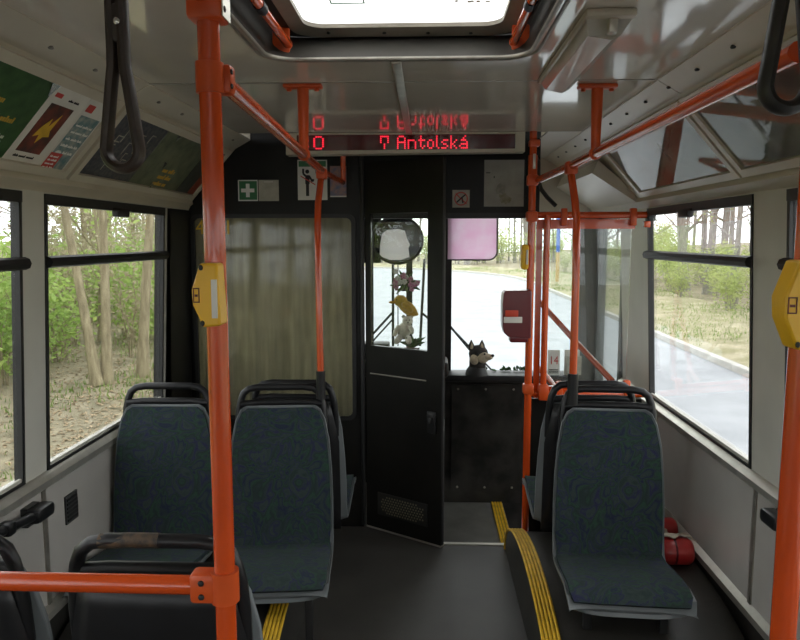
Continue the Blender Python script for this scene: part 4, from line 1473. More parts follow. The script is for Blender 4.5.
def words(mb, rows, u0, u1, vt, dv_, h, w=0.0056, rnd=random.Random(5), slope=0.0):
    for k in range(rows):
        u = u0
        vv = vt + k * dv_
        while u < u1 - 0.01:
            l_ = rnd.uniform(0.02, 0.05) * h / 0.012
            e = min(u + l_, u1)
            c = u
            while c < e - 0.002:                         # separate letter strokes
                cw_ = h * rnd.uniform(0.28, 0.5)
                hh = h * rnd.choice((0.62, 0.62, 0.95))
                mb.box(c, min(c + cw_, e), vv - hh, vv, 0.0042, w)
                c += cw_ + h * 0.16
            u = e + h * 0.55


pst = []
t_ = thing('poster', 'green advertising poster with yellow and white lines in the left cove', 'poster', (-1.1, 1.6, 1.85), group='posters in the left cove')
MB(Mf).box(1.055, 1.935, v0, v1, 0.002, 0.0045).build('sheet', M['posterg'], t_, smooth=False)
q = MB(Mf)
words(q, 1, 1.40, 1.80, v0 + 0.10, 0.05, 0.020)
words(q, 1, 1.52, 1.88, v0 + 0.150, 0.05, 0.020)
q.build('yellow_lettering', M['orangep'], t_, smooth=False)
q = MB(Mf)
words(q, 1, 1.66, 1.88, v0 + 0.200, 0.03, 0.014)
words(q, 1, 1.56, 1.88, v0 + 0.225, 0.03, 0.018)
q.build('white_lettering', M['white'], t_, smooth=False)
q = MB(Mf)
words(q, 2, 1.60, 1.86, v0 + 0.252, 0.014, 0.008)
q.build('small_lettering', M['orangep'], t_, smooth=False)

t_ = thing('poster', 'white poster with a dark red and yellow picture next to the green one', 'poster', (-1.1, 2.0, 1.85), group='posters in the left cove')
MB(Mf).box(1.936, 2.125, v0, v1, 0.002, 0.0047).build('sheet', M['paperw'], t_, smooth=False)
MB(Mf).box(1.965, 2.085, v0 + 0.055, v0 + 0.225, 0.0045, 0.0058).build('picture', M['darkp'], t_, smooth=False)
q = MB(Mf)
fl_ = [(0.0, 0.0), (0.02, -0.03), (0.026, 0.0), (0.05, -0.05), (0.048, 0.01), (0.062, 0.03), (0.035, 0.035), (0.02, 0.06), (0.012, 0.03), (-0.012, 0.04), (-0.006, 0.018)]
q.prism([(2.0 + a, v0 + 0.13 + b, 0.0058) for a, b in fl_], (0, 0, 0.0008))
q.build('yellow_flame', M['yellow'], t_, smooth=False)
MB(Mf).box(1.955, 1.99, v0 + 0.02, v0 + 0.034, 0.0045, 0.0058).build('red_logo', M['redp'], t_, smooth=False)
q = MB(Mf)
words(q, 1, 2.03, 2.09, v0 + 0.035, 0.02, 0.008)
words(q, 1, 1.97, 2.08, v0 + 0.245, 0.02, 0.009)
words(q, 1, 1.95, 2.10, v0 + 0.285, 0.02, 0.012)
q.build('lettering', M['black'], t_, smooth=False)

t_ = thing('poster', 'pale leaflet with teal pictures and red corner beside the strap', 'poster', (-1.1, 2.2, 1.85), group='posters in the left cove')
MB(Mf).box(2.127, 2.266, v0, v1, 0.002, 0.0044).build('sheet', M['paperw'], t_, smooth=False)
MB(Mf).box(2.140, 2.256, v0 + 0.06, v0 + 0.262, 0.004, 0.0055).build('picture', M['tealp'], t_, smooth=False)
MB(Mf).box(2.135, 2.20, v0 + 0.205, v0 + 0.275, 0.0045, 0.0060).build('red_corner', M['redp'], t_, smooth=False)
MB(Mf).box(2.14, 2.18, v0 + 0.018, v0 + 0.045, 0.004, 0.0055).build('red_logo', M['redp'], t_, smooth=False)
q = MB(Mf)
words(q, 4, 2.14, 2.195, v0 + 0.222, 0.014, 0.008, 0.0066)
words(q, 5, 2.15, 2.25, v0 + 0.10, 0.026, 0.010, 0.0060)
q.build('lettering', M['white'], t_, smooth=False)

t_ = thing('poster', 'dark blue route map poster behind the hanging leather strap', 'poster', (-1.1, 2.6, 1.85), group='posters in the left cove')
MB(Mf).box(2.352, 2.76, v0, v1, 0.002, 0.0045).build('sheet', M['bluep'], t_, smooth=False)
q = MB(Mf)
rr = random.Random(9)
for k in range(12):
    u_, v_ = rr.uniform(2.40, 2.70), rr.uniform(v0 + 0.03, v1 - 0.05)
    q.box(u_, u_ + rr.uniform(0.02, 0.06), v_, v_ + 0.004, 0.0042, 0.0052)
    q.box(u_, u_ + 0.004, v_, v_ + rr.uniform(0.02, 0.06), 0.0042, 0.0052)
q.build('route_lines', M['paperg'], t_, smooth=False)['kind'] = 'stuff'
t_ = thing('poster', 'olive green poster beside the blue route map in the left cove', 'poster', (-1.1, 3.1, 1.85), group='posters in the left cove')
MB(Mf).box(2.762, 3.28, v0, v1, 0.002, 0.0045).build('sheet', M['oliveP'], t_, smooth=False)
q = MB(Mf)
words(q, 3, 2.98, 3.12, v1 - 0.08, 0.035, 0.024)
q.build('lettering', M['orangep'], t_, smooth=False)
MB(Mf).box(3.285, 3.525, v0, v1, 0.002, 0.0045).build('sheet', mat('dark_poster', (0.06, 0.065, 0.055), 0.4, var=0.2), t_, smooth=False)
MB(Mf).box(3.44, 3.525, v0 + 0.01, v1, 0.0045, 0.0055).build('red_border', mat('rust_red_print', (0.28, 0.05, 0.02), 0.5), t_, smooth=False)
for k, (u_, v_) in enumerate(((1.90, v0 - 0.006), (2.86, v0 + 0.0), (2.93, v0 + 0.13), (2.96, v0 + 0.24))):
    t_ = thing('spring_clip', ['bright bent metal clip holding the green poster', 'upper bright metal clip on the olive poster', 'middle bright metal clip on the olive poster', 'lower bright metal clip on the olive poster'][k], 'clip', Mf @ V(u_, v_, 0), group='metal clips on the left cove')
    q = MB(Mf)
    s_ = 0.045 if k == 0 else 0.03
    q.prism([(u_, v_, 0.006), (u_ + s_, v_ + 0.004, 0.006), (u_ + s_ * 0.3, v_ + s_, 0.012)], (0, 0, 0.002))
    q.build('spring', M['chrome'], t_)

# ================================================================== SMALL THINGS IN THE SALOON
t_ = thing('wall_vent', 'small dark square vent on the left wall panel', 'vent', (XL + 0.01, 2.355, 0.52))
x_ = XL + 0.0085
MB().box(x_, x_ + 0.006, 2.318, 2.40, 0.538, 0.640).build('plate', mat('dark_vent_plastic', (0.05, 0.05, 0.05), 0.5), t_)
for k in range(6):
    MB().box(x_ + 0.005, x_ + 0.009, 2.324, 2.394, 0.548 + k * 0.0145, 0.556 + k * 0.0145).build('slat', M['rubber'], t_)
for lab, sx, ya, yb, za, zb in (('black hinged arm rest on the left wall under the window', -1, 1.86, 2.11, 0.70, 0.668), ('black hinged arm rest on the right wall under the window', 1, 1.84, 2.09, 0.69, 0.69)):
    t_ = thing('arm_rest', lab, 'arm rest', (xw(sx, 0.6), (ya + yb) / 2, 0.62), group='black wall arm rests')
    x_ = xw(sx, 0.6, 0.045)
    q = MB()
    q.tube([(x_, ya - 0.1, za + 0.01), (x_, ya, za), (x_, (ya + yb) / 2, (za + zb) / 2), (x_, yb, zb)], 0.015, 10)
    q.build('arm', M['handle'], t_)
    q = MB()
    q.rbox((x_, yb - 0.005, zb + 0.004), (0.05, 0.10, 0.045), 0.012)
    q.build('knuckle', M['handle'], t_)
    q = MB()
    q.rbox((x_, ya + 0.07, (za + zb) / 2 + 0.008), (0.04, 0.04, 0.040), 0.008)
    q.build('knuckle', M['handle'], t_)
    q = MB()
    xx = sorted((xw(sx, 0.6, 0.006), xw(sx, 0.6, 0.03)))
    q.box(xx[0], xx[1], yb - 0.05, yb + 0.02, zb - 0.03, zb + 0.03)
    q.build('wall_bracket', M['steel'], t_)

# fire extinguishers lying on the arch behind the right seat, with a rag
for k, (yy, zz, xe_, lab) in enumerate(((2.68, AH + 0.056, 1.045, 'nearer red fire extinguisher lying under a rag behind the right seat'), (2.90, AH + 0.052, 1.06, 'farther red fire extinguisher lying beyond the rag by the wall'))):
    t_ = thing('fire_extinguisher', lab, 'extinguisher', (0.93, yy, AH), group='fire extinguishers lying on the right wheel arch')
    r_ = 0.053 if k == 0 else 0.049
    q = MB()
    prof = [(xe_, r_ * 0.55), (xe_ - 0.004, r_ * 0.8), (xe_ - 0.018, r_), (xe_ - 0.115, r_), (xe_ - 0.13, r_ * 0.8), (xe_ - 0.14, r_ * 0.4), (xe_ - 0.143, 0.014), (xe_ - 0.15, 0.013)]
    q.tube([(x_, yy, zz) for x_, _ in prof], [r for _, r in prof], 20)
    q.build('cylinder', M['redext'], t_, angle=50)
    MB().tube([(xe_ - 0.07, yy, zz), (xe_ - 0.078, yy, zz)], r_ + 0.0015, 20).build('band', M['redbox'], t_)
    q = MB()
    q.tube([(xe_ - 0.15, yy, zz), (xe_ - 0.165, yy, zz)], 0.017, 10)
    q.rbox((xe_ - 0.160, yy, zz + 0.020), (0.02, 0.018, 0.012), 0.003)
    q.build('valve', M['rubber'], t_)
rag = MB()
rr = random.Random(4)


def frag(u, v):
    x_ = 0.88 + 0.165 * u + 0.012 * math.sin(9 * v + 2)
    y_ = 2.67 + 0.175 * v + 0.008 * math.sin(11 * u)
    tops = [(2.68, AH + 0.056, 0.058), (2.90, AH + 0.052, 0.054)]
    z_ = AH + 0.035 + 0.012 * math.sin(17 * u + 5 * v) + 0.008 * math.sin(31 * v)
    for (yc, zc, r_) in tops:
        dd = abs(y_ - yc)
        if dd < r_:
            z_ = max(z_, zc + math.sqrt(r_ * r_ - dd * dd) + 0.004 + 0.004 * math.sin(23 * u + 13 * v))
    if u > 0.9: z_ -= 0.01
    return (x_, y_, z_)


rag.grid(frag, 22, 26)
o = rag.build('rag', M['rag'], angle=180)
tag(o, 'crumpled beige rag thrown over the red fire extinguishers', 'rag')
so_ = o.modifiers.new('cloth_thickness', 'SOLIDIFY'); so_.thickness = 0.003; so_.offset = 1

# ================================================================== DRIVER'S CAB
t_ = thing('dashboard', 'black dashboard shelf under the windscreen', 'dashboard', (-0.4, 4.45, 0))
MB().rbox((-0.45, 4.36, 0.74), (1.16, 0.24, 0.10), 0.02).build('binnacle', M['rubber'], t_)
MB().box(-1.02, 0.08, 4.30, 4.47, 0.0, 0.70).build('pedestal', M['blackpaint'], t_)
t_ = thing('dash_shelf', 'narrow dark shelf under the right windscreen pane', 'shelf', (0.45, 4.5, 0.63))
MB().rbox((0.51, 4.50, 0.655), (0.82, 0.20, 0.045), 0.01).build('top', M['rubber'], t_)

# steering column pole that carries flowers and toys
t_ = thing('dash_post', 'thin black post on the dashboard hung with flowers and toys', 'post', (-0.115, 4.44, 0.79))
MB().box(-0.137, -0.098, 4.445, 4.47, 0.79, 1.72).build('bar', M['rubber'], t_)
MB().rbox((-0.1175, 4.445, 0.797), (0.08, 0.07, 0.012), 0.004).build('foot', M['rubber'], t_)

# round mirror, its white reflection added as a translucent shape
c_ = at(397.5, 240, Y=4.2)
t_ = thing('round_mirror', 'round black rimmed interior mirror over the dashboard', 'mirror', c_)
ring = [V(c_.x + 0.150 * math.cos(R(a)), c_.y, c_.z + 0.140 * math.sin(R(a))) for a in range(0, 360, 12)]
MB().tube(ring, 0.008, 8, closed=True).build('rim', M['rubber'], t_)
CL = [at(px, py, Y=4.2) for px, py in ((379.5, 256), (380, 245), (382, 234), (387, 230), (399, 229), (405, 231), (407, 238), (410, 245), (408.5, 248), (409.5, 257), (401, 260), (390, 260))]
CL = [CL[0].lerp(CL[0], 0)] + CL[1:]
rim_o = []
for p_ in CL:
    a = math.atan2((p_.z - c_.z) / 0.14, (p_.x - c_.x) / 0.15)
    rim_o.append(V(c_.x + 0.148 * math.cos(a), c_.y, c_.z + 0.138 * math.sin(a)))
ro, ri = [], []
n_ = len(CL)
for i in range(n_):
    a0 = math.atan2((rim_o[i].z - c_.z) / 0.138, (rim_o[i].x - c_.x) / 0.148)
    j = (i + 1) % n_
    a1 = math.atan2((rim_o[j].z - c_.z) / 0.138, (rim_o[j].x - c_.x) / 0.148)
    while a1 > a0: a1 -= 2 * math.pi
    for k in range(4):
        a = a0 + (a1 - a0) * k / 4
        ro.append(V(c_.x + 0.148 * math.cos(a), c_.y, c_.z + 0.138 * math.sin(a)))
        ri.append(CL[i].lerp(CL[j], k / 4))
MB().frame(ro, ri, (0, 0.006, 0)).build('dark_disc', M['mirror'], t_, smooth=False)
MB().tube([(c_.x, c_.y + 0.02, c_.z + 0.09), (c_.x + 0.03, c_.y + 0.12, c_.z + 0.20), (c_.x + 0.05, 4.56, 1.82)], 0.008, 8).build('arm', M['rubber'], t_)
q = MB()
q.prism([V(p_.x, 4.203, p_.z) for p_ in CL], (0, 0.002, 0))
o = q.build('reflection_shape', M['mirror_reflection'])
tag(o, 'white reflection shape added inside the round mirror ring', 'mirror_reflection')

# header gear visible through the door window, dark wedge left of the mirror
t_ = thing('cab_locker', 'black locker box hanging behind the round mirror', 'locker', (-0.33, 4.4, 1.45))
a_, b_ = at(355, 205, Y=4.45), at(381, 263, Y=4.45)
MB().rbox(((a_.x + b_.x) / 2, 4.49, (a_.z + b_.z) / 2 + 0.04), (b_.x - a_.x, 0.09, a_.z - b_.z + 0.08), 0.008).build('box', M['blackpaint'], t_)
MB().rbox(((a_.x + b_.x) / 2, 4.44, (a_.z + b_.z) / 2), (b_.x - a_.x - 0.03, 0.012, a_.z - b_.z - 0.04), 0.004).build('lid', M['blackpaint'], t_)

# flowers
f0 = at(406, 281, Y=4.42)
t_ = thing('flower_bunch', 'bunch of pink flowers with green leaves on the dashboard post', 'flowers', (f0.x, f0.y, f0.z - 0.05))
rr = random.Random(12)
for k in range(17):
    p_ = V(f0.x + rr.uniform(-0.07, 0.075), 4.40 + rr.uniform(-0.03, 0.03), f0.z + rr.uniform(-0.05, 0.06))
    q = MB()
    for j in range(5):
        a = j * 2 * math.pi / 5 + rr.random()
        q.ball(p_ + V(0.010 * math.cos(a), -0.004, 0.010 * math.sin(a)), (0.010, 0.004, 0.010), 6)
    q.build('blossom', M['petal'] if k % 4 else M['white'], t_)
for k in range(16):
    a = rr.uniform(0, 2 * math.pi)
    l_ = rr.uniform(0.07, 0.12)
    p_ = V(f0.x, 4.42, f0.z - 0.01)
    e_ = p_ + V(l_ * math.cos(a), rr.uniform(-0.03, 0.02), 0.75 * l_ * math.sin(a))
    q = MB()
    m_ = p_.lerp(e_, 0.6)
    q.tube([p_, m_, e_], [0.003, 0.011, 0.001], 6)
    q.build('leaf', M['leafd'], t_)
MB().rbox((f0.x - 0.005, 4.43, f0.z - 0.04), (0.06, 0.03, 0.05), 0.01).build('holder', M['rubber'], t_)

# ochre plush duck lying on its side
d0 = at(404, 305, Y=4.40)
t_ = thing('plush_duck', 'ochre plush toy bird slumped against the post below the flowers', 'soft toy', (d0.x, 4.40, d0.z - 0.07))
rot = Matrix.Rotation(R(38), 3, 'Y')
q = MB()
q.ball((d0.x + 0.022, 4.40, d0.z - 0.018), (0.075, 0.036, 0.040), 14, rot)
q.ball((d0.x - 0.022, 4.40, d0.z + 0.026), (0.043, 0.036, 0.038), 14)
q.tube([(d0.x + 0.05, 4.40, d0.z - 0.04), (d0.x + 0.075, 4.40, d0.z - 0.055), (d0.x + 0.09, 4.40, d0.z - 0.062)], [0.03, 0.018, 0.005], 8)
q.build('body', M['ochre'], t_, angle=180)
q = MB()
q.ball((d0.x - 0.068, 4.39, d0.z + 0.018), (0.030, 0.018, 0.009), 10)
q.build('bill', mat('dark_ochre_felt', (0.50, 0.24, 0.02), 0.9), t_)
q = MB()
q.ball((d0.x - 0.045, 4.368, d0.z + 0.036), (0.005, 0.004, 0.005), 8)
q.build('eye', M['black'], t_)
q = MB()
q.ball((d0.x + 0.022, 4.365, d0.z - 0.012), (0.045, 0.012, 0.022), 10, rot)
q.build('wing', M['ochre'], t_, angle=180)

# white teddy bear
b0 = at(405, 328, Y=4.39)
t_ = thing('teddy_bear', 'cream teddy bear sitting below the ochre plush bird', 'soft toy', (b0.x, 4.39, b0.z - 0.09))
q = MB()
q.ball((b0.x - 0.008, 4.395, b0.z - 0.02), (0.043, 0.036, 0.055), 14)
q.ball((b0.x + 0.016, 4.385, b0.z + 0.046), (0.034, 0.031, 0.031), 14)
q.ball((b0.x - 0.010, 4.39, b0.z + 0.072), (0.012, 0.008, 0.012), 8)
q.ball((b0.x + 0.040, 4.39, b0.z + 0.072), (0.012, 0.008, 0.012), 8)
q.tube([(b0.x - 0.035, 4.385, b0.z + 0.012), (b0.x - 0.058, 4.375, b0.z - 0.02), (b0.x - 0.068, 4.37, b0.z - 0.05)], [0.016, 0.016, 0.012], 8)
q.tube([(b0.x + 0.030, 4.38, b0.z + 0.010), (b0.x + 0.045, 4.365, b0.z - 0.01), (b0.x + 0.045, 4.35, b0.z - 0.03)], [0.015, 0.015, 0.011], 8)
q.tube([(b0.x - 0.03, 4.38, b0.z - 0.055), (b0.x - 0.05, 4.35, b0.z - 0.078), (b0.x - 0.055, 4.33, b0.z - 0.08)], [0.02, 0.02, 0.016], 8)
q.tube([(b0.x + 0.018, 4.38, b0.z - 0.06), (b0.x + 0.025, 4.35, b0.z - 0.078), (b0.x + 0.028, 4.33, b0.z - 0.08)], [0.02, 0.02, 0.016], 8)
q.build('body', M['plushw'], t_, angle=180)
q = MB()
q.ball((b0.x + 0.020, 4.352, b0.z + 0.038), (0.013, 0.010, 0.010), 8)
q.build('muzzle', M['plushw'], t_, angle=180)
MB().ball((b0.x + 0.021, 4.342, b0.z + 0.041), (0.005, 0.004, 0.004), 8).build('nose', M['black'], t_)
MB().ball((b0.x + 0.008, 4.356, b0.z + 0.054), (0.004, 0.003, 0.004), 8).build('eye', M['black'], t_)
MB().ball((b0.x + 0.030, 4.357, b0.z + 0.054), (0.004, 0.003, 0.004), 8).build('eye', M['black'], t_)

# potted plant under the toys
g0 = at(412, 347, Y=4.38)
t_ = thing('small_plant', 'low green potted plant beneath the teddy bear', 'plant', (g0.x, 4.38, 0.79))
MB().tube([(g0.x, 4.38, 0.79), (g0.x, 4.38, 0.86)], [0.04, 0.05], 14).build('pot', M['redbox'], t_)
for k in range(26):
    a = rr.uniform(0, 2 * math.pi)
    l_ = rr.uniform(0.04, 0.10)
    p_ = V(g0.x, 4.38, 0.855)
    e_ = p_ + V(l_ * math.cos(a), l_ * 0.5 * math.sin(a), rr.uniform(0.02, 0.075))
    q = MB()
    q.tube([p_, p_.lerp(e_, 0.65) + V(0, 0, 0.008), e_], [0.002, 0.010, 0.001], 6)
    q.build('leaf', M['leafd'], t_)

# fare machine
a_ = at(379, 343, Y=4.36)
t_ = thing('fare_machine', 'grey keypad machine at the lower left of the door window', 'machine', (a_.x, 4.38, 0.79))
rt = Matrix.Rotation(R(-35), 3, 'X')
MB().rbox((a_.x - 0.02, 4.38, 0.835), (0.17, 0.12, 0.11), 0.012).build('case', M['rubber'], t_)
for r_ in range(3):
    for c2 in range(5):
        MB().rbox((a_.x - 0.07 + c2 * 0.028, 4.318, 0.812 + r_ * 0.024), (0.019, 0.008, 0.015), 0.002).build('key', M['shell'], t_)

# husky head
h0 = at(479, 355, Y=4.42)
t_ = thing('husky_toy', 'toy husky head with dark mask and black collar on the windscreen shelf', 'soft toy', (h0.x, 4.42, 0.678))
q = MB()
q.tube([(h0.x - 0.012, 4.43, 0.678), (h0.x - 0.012, 4.43, 0.70), (h0.x - 0.006, 4.425, 0.735)], [0.075, 0.068, 0.050], 16)
q.build('collar', M['rubber'], t_, angle=60)
q = MB()
q.ball((h0.x - 0.004, 4.42, h0.z + 0.008), (0.062, 0.055, 0.058), 16)
q.tube([(h0.x - 0.010, 4.43, 0.72), (h0.x - 0.006, 4.425, h0.z)], [0.052, 0.055], 14)
q.build('head', M['husky_dark'], t_, angle=180)
q = MB()
q.ball((h0.x + 0.022, 4.385, h0.z - 0.010), (0.042, 0.036, 0.036), 14)
q.ball((h0.x + 0.052, 4.372, h0.z - 0.004), (0.034, 0.024, 0.022), 12)
q.ball((h0.x - 0.030, 4.385, h0.z - 0.022), (0.030, 0.030, 0.036), 12)
q.build('face_patch', M['husky_light'], t_, angle=180)
MB().ball((h0.x + 0.082, 4.362, h0.z + 0.006), (0.011, 0.010, 0.010), 10).build('nose', M['black'], t_)
MB().ball((h0.x + 0.030, 4.352, h0.z + 0.018), (0.007, 0.005, 0.006), 8).build('eye', M['black'], t_)
MB().ball((h0.x - 0.012, 4.358, h0.z + 0.020), (0.007, 0.005, 0.006), 8).build('eye', M['black'], t_)
for sx, ex in ((-1, -0.048), (1, 0.016)):
    q = MB()
    q.tube([(h0.x + ex, 4.42, h0.z + 0.040), (h0.x + ex + sx * 0.002, 4.418, h0.z + 0.066), (h0.x + ex + sx * 0.002, 4.418, h0.z + 0.098)], [0.024, 0.018, 0.002], 10)
    q.build('ear', M['husky_dark'], t_)
    q = MB()
    q.tube([(h0.x + ex, 4.400, h0.z + 0.044), (h0.x + ex, 4.398, h0.z + 0.062), (h0.x + ex, 4.408, h0.z + 0.082)], [0.010, 0.008, 0.001], 8)
    q.build('inner_ear', M['husky_light'], t_)

# greenery strip along the foot of the windscreen, right of the dog
t_ = thing('trailing_plant', 'sparse green sprig lying on the shelf right of the husky toy', 'plant', (0.55, 4.52, 0.678))
for k in range(22):
    u_ = rr.uniform(0, 1)
    p_ = V(0.44 + 0.2 * u_, 4.55 + rr.uniform(-0.01, 0.02), 0.682)
    e_ = p_ + V(rr.uniform(-0.03, 0.03), rr.uniform(-0.01, 0.01), rr.uniform(0.008, 0.04 * (0.5 + u_)))
    MB().tube([p_, p_.lerp(e_, 0.6), e_], [0.003, 0.008, 0.001], 5).build('leaf', M['leafd'], t_)

# sun visor
a_, b_ = at(448, 212, Y=4.53), at(497, 260, Y=4.53)
t_ = thing('sun_visor', 'translucent pink sun visor with black edge at the windscreen top', 'sun visor', ((a_.x + b_.x) / 2, 4.53, b_.z))
o_ = [V(a_.x, 4.53, a_.z + 0.14), V(a_.x, 4.53, b_.z)]
r_ = 0.055
o_ += [V(b_.x - r_ + r_ * math.sin(R(a)), 4.53, b_.z + r_ - r_ * math.cos(R(a))) for a in range(0, 91, 15)]
o_ += [V(b_.x - 0.004, 4.53, a_.z + 0.14)]
MB().prism(o_, (0, 0.004, 0)).build('sheet', M['pink'], t_, smooth=False)
MB().tube([q_ + V(0, 0.001, 0) for q_ in o_[1:]], 0.005, 6).build('edging', M['rubber'], t_)

# route card 14
a_, b_ = at(548, 350, Y=4.42), at(559.5, 373, Y=4.42)
cx_ = (a_.x + b_.x) / 2
t_ = thing('route_card', 'white route card with red number 14 behind the clear screen', 'sign', (cx_, 4.42, 0.678))
MB().box(a_.x, b_.x, 4.42, 4.426, 0.680, a_.z).build('card', M['white'], t_, smooth=False)
vs, fs = text_mesh('14', 0.075)
q = MB()
q.add([(cx_ + p_.x * 0.78, 4.4185 - p_.z, 0.5 * (0.680 + a_.z) + 0.012 + p_.y * 1.0) for p_ in vs], fs)
q.build('number', M['redp'], t_, smooth=False)
q = MB()
for k in range(3):
    q.box(a_.x + 0.008, b_.x - 0.008, 4.4185, 4.42, 0.692 + k * 0.010, 0.697 + k * 0.010)
q.build('small_print', M['black'], t_, smooth=False)
a_, b_ = at(567, 350, Y=4.42), at(573, 370, Y=4.42)
t_ = thing('paper_stack', 'pale pile of forms standing beside the route card', 'papers', (a_.x + 0.03, 4.42, 0.678))
MB().box(a_.x - 0.01, a_.x + 0.085, 4.44, 4.447, 0.680, 0.84).build('back_sheet', M['paperw'], t_, smooth=False)
MB().box(a_.x + 0.0, a_.x + 0.095, 4.425, 4.434, 0.680, 0.80).build('front_sheet', M['paperg'], t_, smooth=False)

# windscreen wipers, outside
for k, (pts, lab, bl) in enumerate((
        ([(372, 335), (392, 313)], 'left windscreen wiper with upright blade seen through the door window', [(393, 262), (393, 346)]),
        ([(428, 318), (422, 313)], 'middle windscreen wiper blade standing upright beside the toys', [(424.5, 259), (420, 346)]),
        ([(445, 320), (470, 350), (487, 369)], 'right windscreen wiper lying low before the husky toy', [(452, 330), (492, 372)]))):
    Yw = YF + 0.05
    t_ = thing('windscreen_wiper', lab, 'wiper', at(pts[0][0], pts[0][1], Y=Yw), group='windscreen wipers')
    MB().tube([at(a, b, Y=Yw) for a, b in pts], 0.008, 8).build('arm', M['steel'], t_)
    if k == 0:
        MB().tube([at(a, b + 7, Y=Yw) for a, b in pts], 0.006, 8).build('link', M['steel'], t_)
    MB().tube([at(a, b, Y=Yw) + V(0.01 * (k == 2), 0, 0) for a, b in bl], 0.009 if k < 2 else 0.006, 8).build('blade', M['rubber'], t_)
    if k == 0:
        MB().tube([at(a + 5, b, Y=Yw) for a, b in bl], 0.004, 6).build('blade_spine', M['rubber'], t_)

# ================================================================== OUTDOORS
GZ = -0.90
g = MB()


def gh(x, y):
    """gentle rise of the ground away from the road"""
    h = 0.0
    if x < -4.0: h += 0.05 * (-4.0 - x) ** 1.0 * 0.6
    if x > 7.0: h += 0.04 * (x - 7.0)
    return GZ - 0.03 + h + 0.03 * math.sin(x * 1.3 + y * 0.7)


def fg(u, v):
    x_ = -60 + 120 * u
    y_ = -30 + 150 * v
    return (x_, y_, gh(x_, y_))


g.grid(fg, 120, 100)
o = g.build('ground', M['dirt'], angle=180)
tag(o, 'woodland ground strewn with dry leaf litter', 'ground', kind='structure')

# road: kerb line on the right, bending left in the distance; left edge along the bus
KX = 5.62


def kerb_pt(s):
    """the kerb runs straight, then bends left"""
    if s < 40: return V(KX, s, 0)
    a = (s - 40) / 22.0
    return V(KX - 22 * (1 - math.cos(a)), 40 + 22 * math.sin(a), 0)


def left_pt(s):
    if s < 40: return V(-3.1, s * 0.62, 0)
    a = (s - 40) / 22.0
    return V(-3.1 - 12.5 * (1 - math.cos(a)), 24.8 + 14 * math.sin(a), 0)


ss = [-25 + k * 1.0 for k in range(0, 96)]
rd = MB()
vs = []
for s_ in ss:
    a_, b_ = left_pt(s_), kerb_pt(s_)
    vs += [V(a_.x, a_.y, GZ + 0.02), V(b_.x, b_.y, GZ + 0.02)]
rd.add(vs, [(2 * i, 2 * i + 1, 2 * i + 3, 2 * i + 2) for i in range(len(ss) - 1)])
o = rd.build('road', M['road'], smooth=False)
tag(o, 'pale asphalt road curving left ahead of the bus', 'road', kind='structure')
kb = struct('kerb', 'line of pale kerb stones along the right edge of the road', 'kerb', (KX, 15, GZ))
kme = None
for k in range(72):
    s0 = -4 + k * 1.0
    a_, b_ = kerb_pt(s0), kerb_pt(s0 + 1)
    d_ = (b_ - a_)
    ang = math.atan2(d_.y, d_.x)
    if kme is None:
        q = MB()
        q.rbox((0, 0, 0.0), (0.985, 0.16, 0.26), 0.015, 1)
        o = q.build('kerb_stone', M['kerb'], kb, world=False)
        kme = o
    else:
        o = kme.copy(); COL.objects.link(o)
    o.parent = kb
    c_ = (a_ + b_) / 2
    o.location = V(c_.x + 0.08 * math.sin(ang), c_.y - 0.08 * math.cos(ang), GZ + 0.02) - Vector(kb.location)
    o.rotation_euler = (0, 0, ang)
vg = MB()
vs = []
for s_ in ss:
    a_ = kerb_pt(s_)
    n0 = kerb_pt(s_ + 0.5) - kerb_pt(s_ - 0.5)
    n0.normalize()
    out = V(n0.y, -n0.x, 0)
    for k, wd in enumerate((0.14, 1.2, 2.6, 4.2)):
        p_ = a_ + out * wd
        vs.append(V(p_.x, p_.y, GZ + 0.12 + 0.05 * k + 0.02 * math.sin(p_.y * 1.7 + k)))
vg.add(vs, [(4 * i + k, 4 * i + k + 1, 4 * i + k + 5, 4 * i + k + 4) for i in range(len(ss) - 1) for k in range(3)])
o = vg.build('verge', M['verge'], angle=180)
tag(o, 'grassy verge with dry leaves between kerb and woodland', 'verge', kind='structure')


def blades(name, label, cat, spots, m, hmin, hmax, wd, flat=False):
    v_, f_ = [], []
    for (x_, y_, z_) in spots:
        a = random.uniform(0, 6.283)
        h = random.uniform(hmin, hmax)
        dx, dy = math.cos(a) * wd, math.sin(a) * wd
        i = len(v_)
        if flat:
            ex, ey = -dy * 1.3, dx * 1.3
            v_ += [(x_ - dx, y_ - dy, z_), (x_ + ex * .6, y_ + ey * .6, z_ + h), (x_ + dx, y_ + dy, z_ + h * .4), (x_ - ex * .6, y_ - ey * .6, z_ + h * .7)]
            f_.append((i, i + 1, i + 2, i + 3))
        else:
            lx, ly = random.uniform(-.5, .5) * h, random.uniform(-.5, .5) * h
            v_ += [(x_ - dx, y_ - dy, z_), (x_ + dx, y_ + dy, z_), (x_ + lx, y_ + ly, z_ + h)]
            f_.append((i, i + 1, i + 2))
    mb = MB()
    mb.add(v_, f_)
    o = mb.build(name, m, smooth=False, weld=False)
    return tag(o, label, cat, kind='stuff')


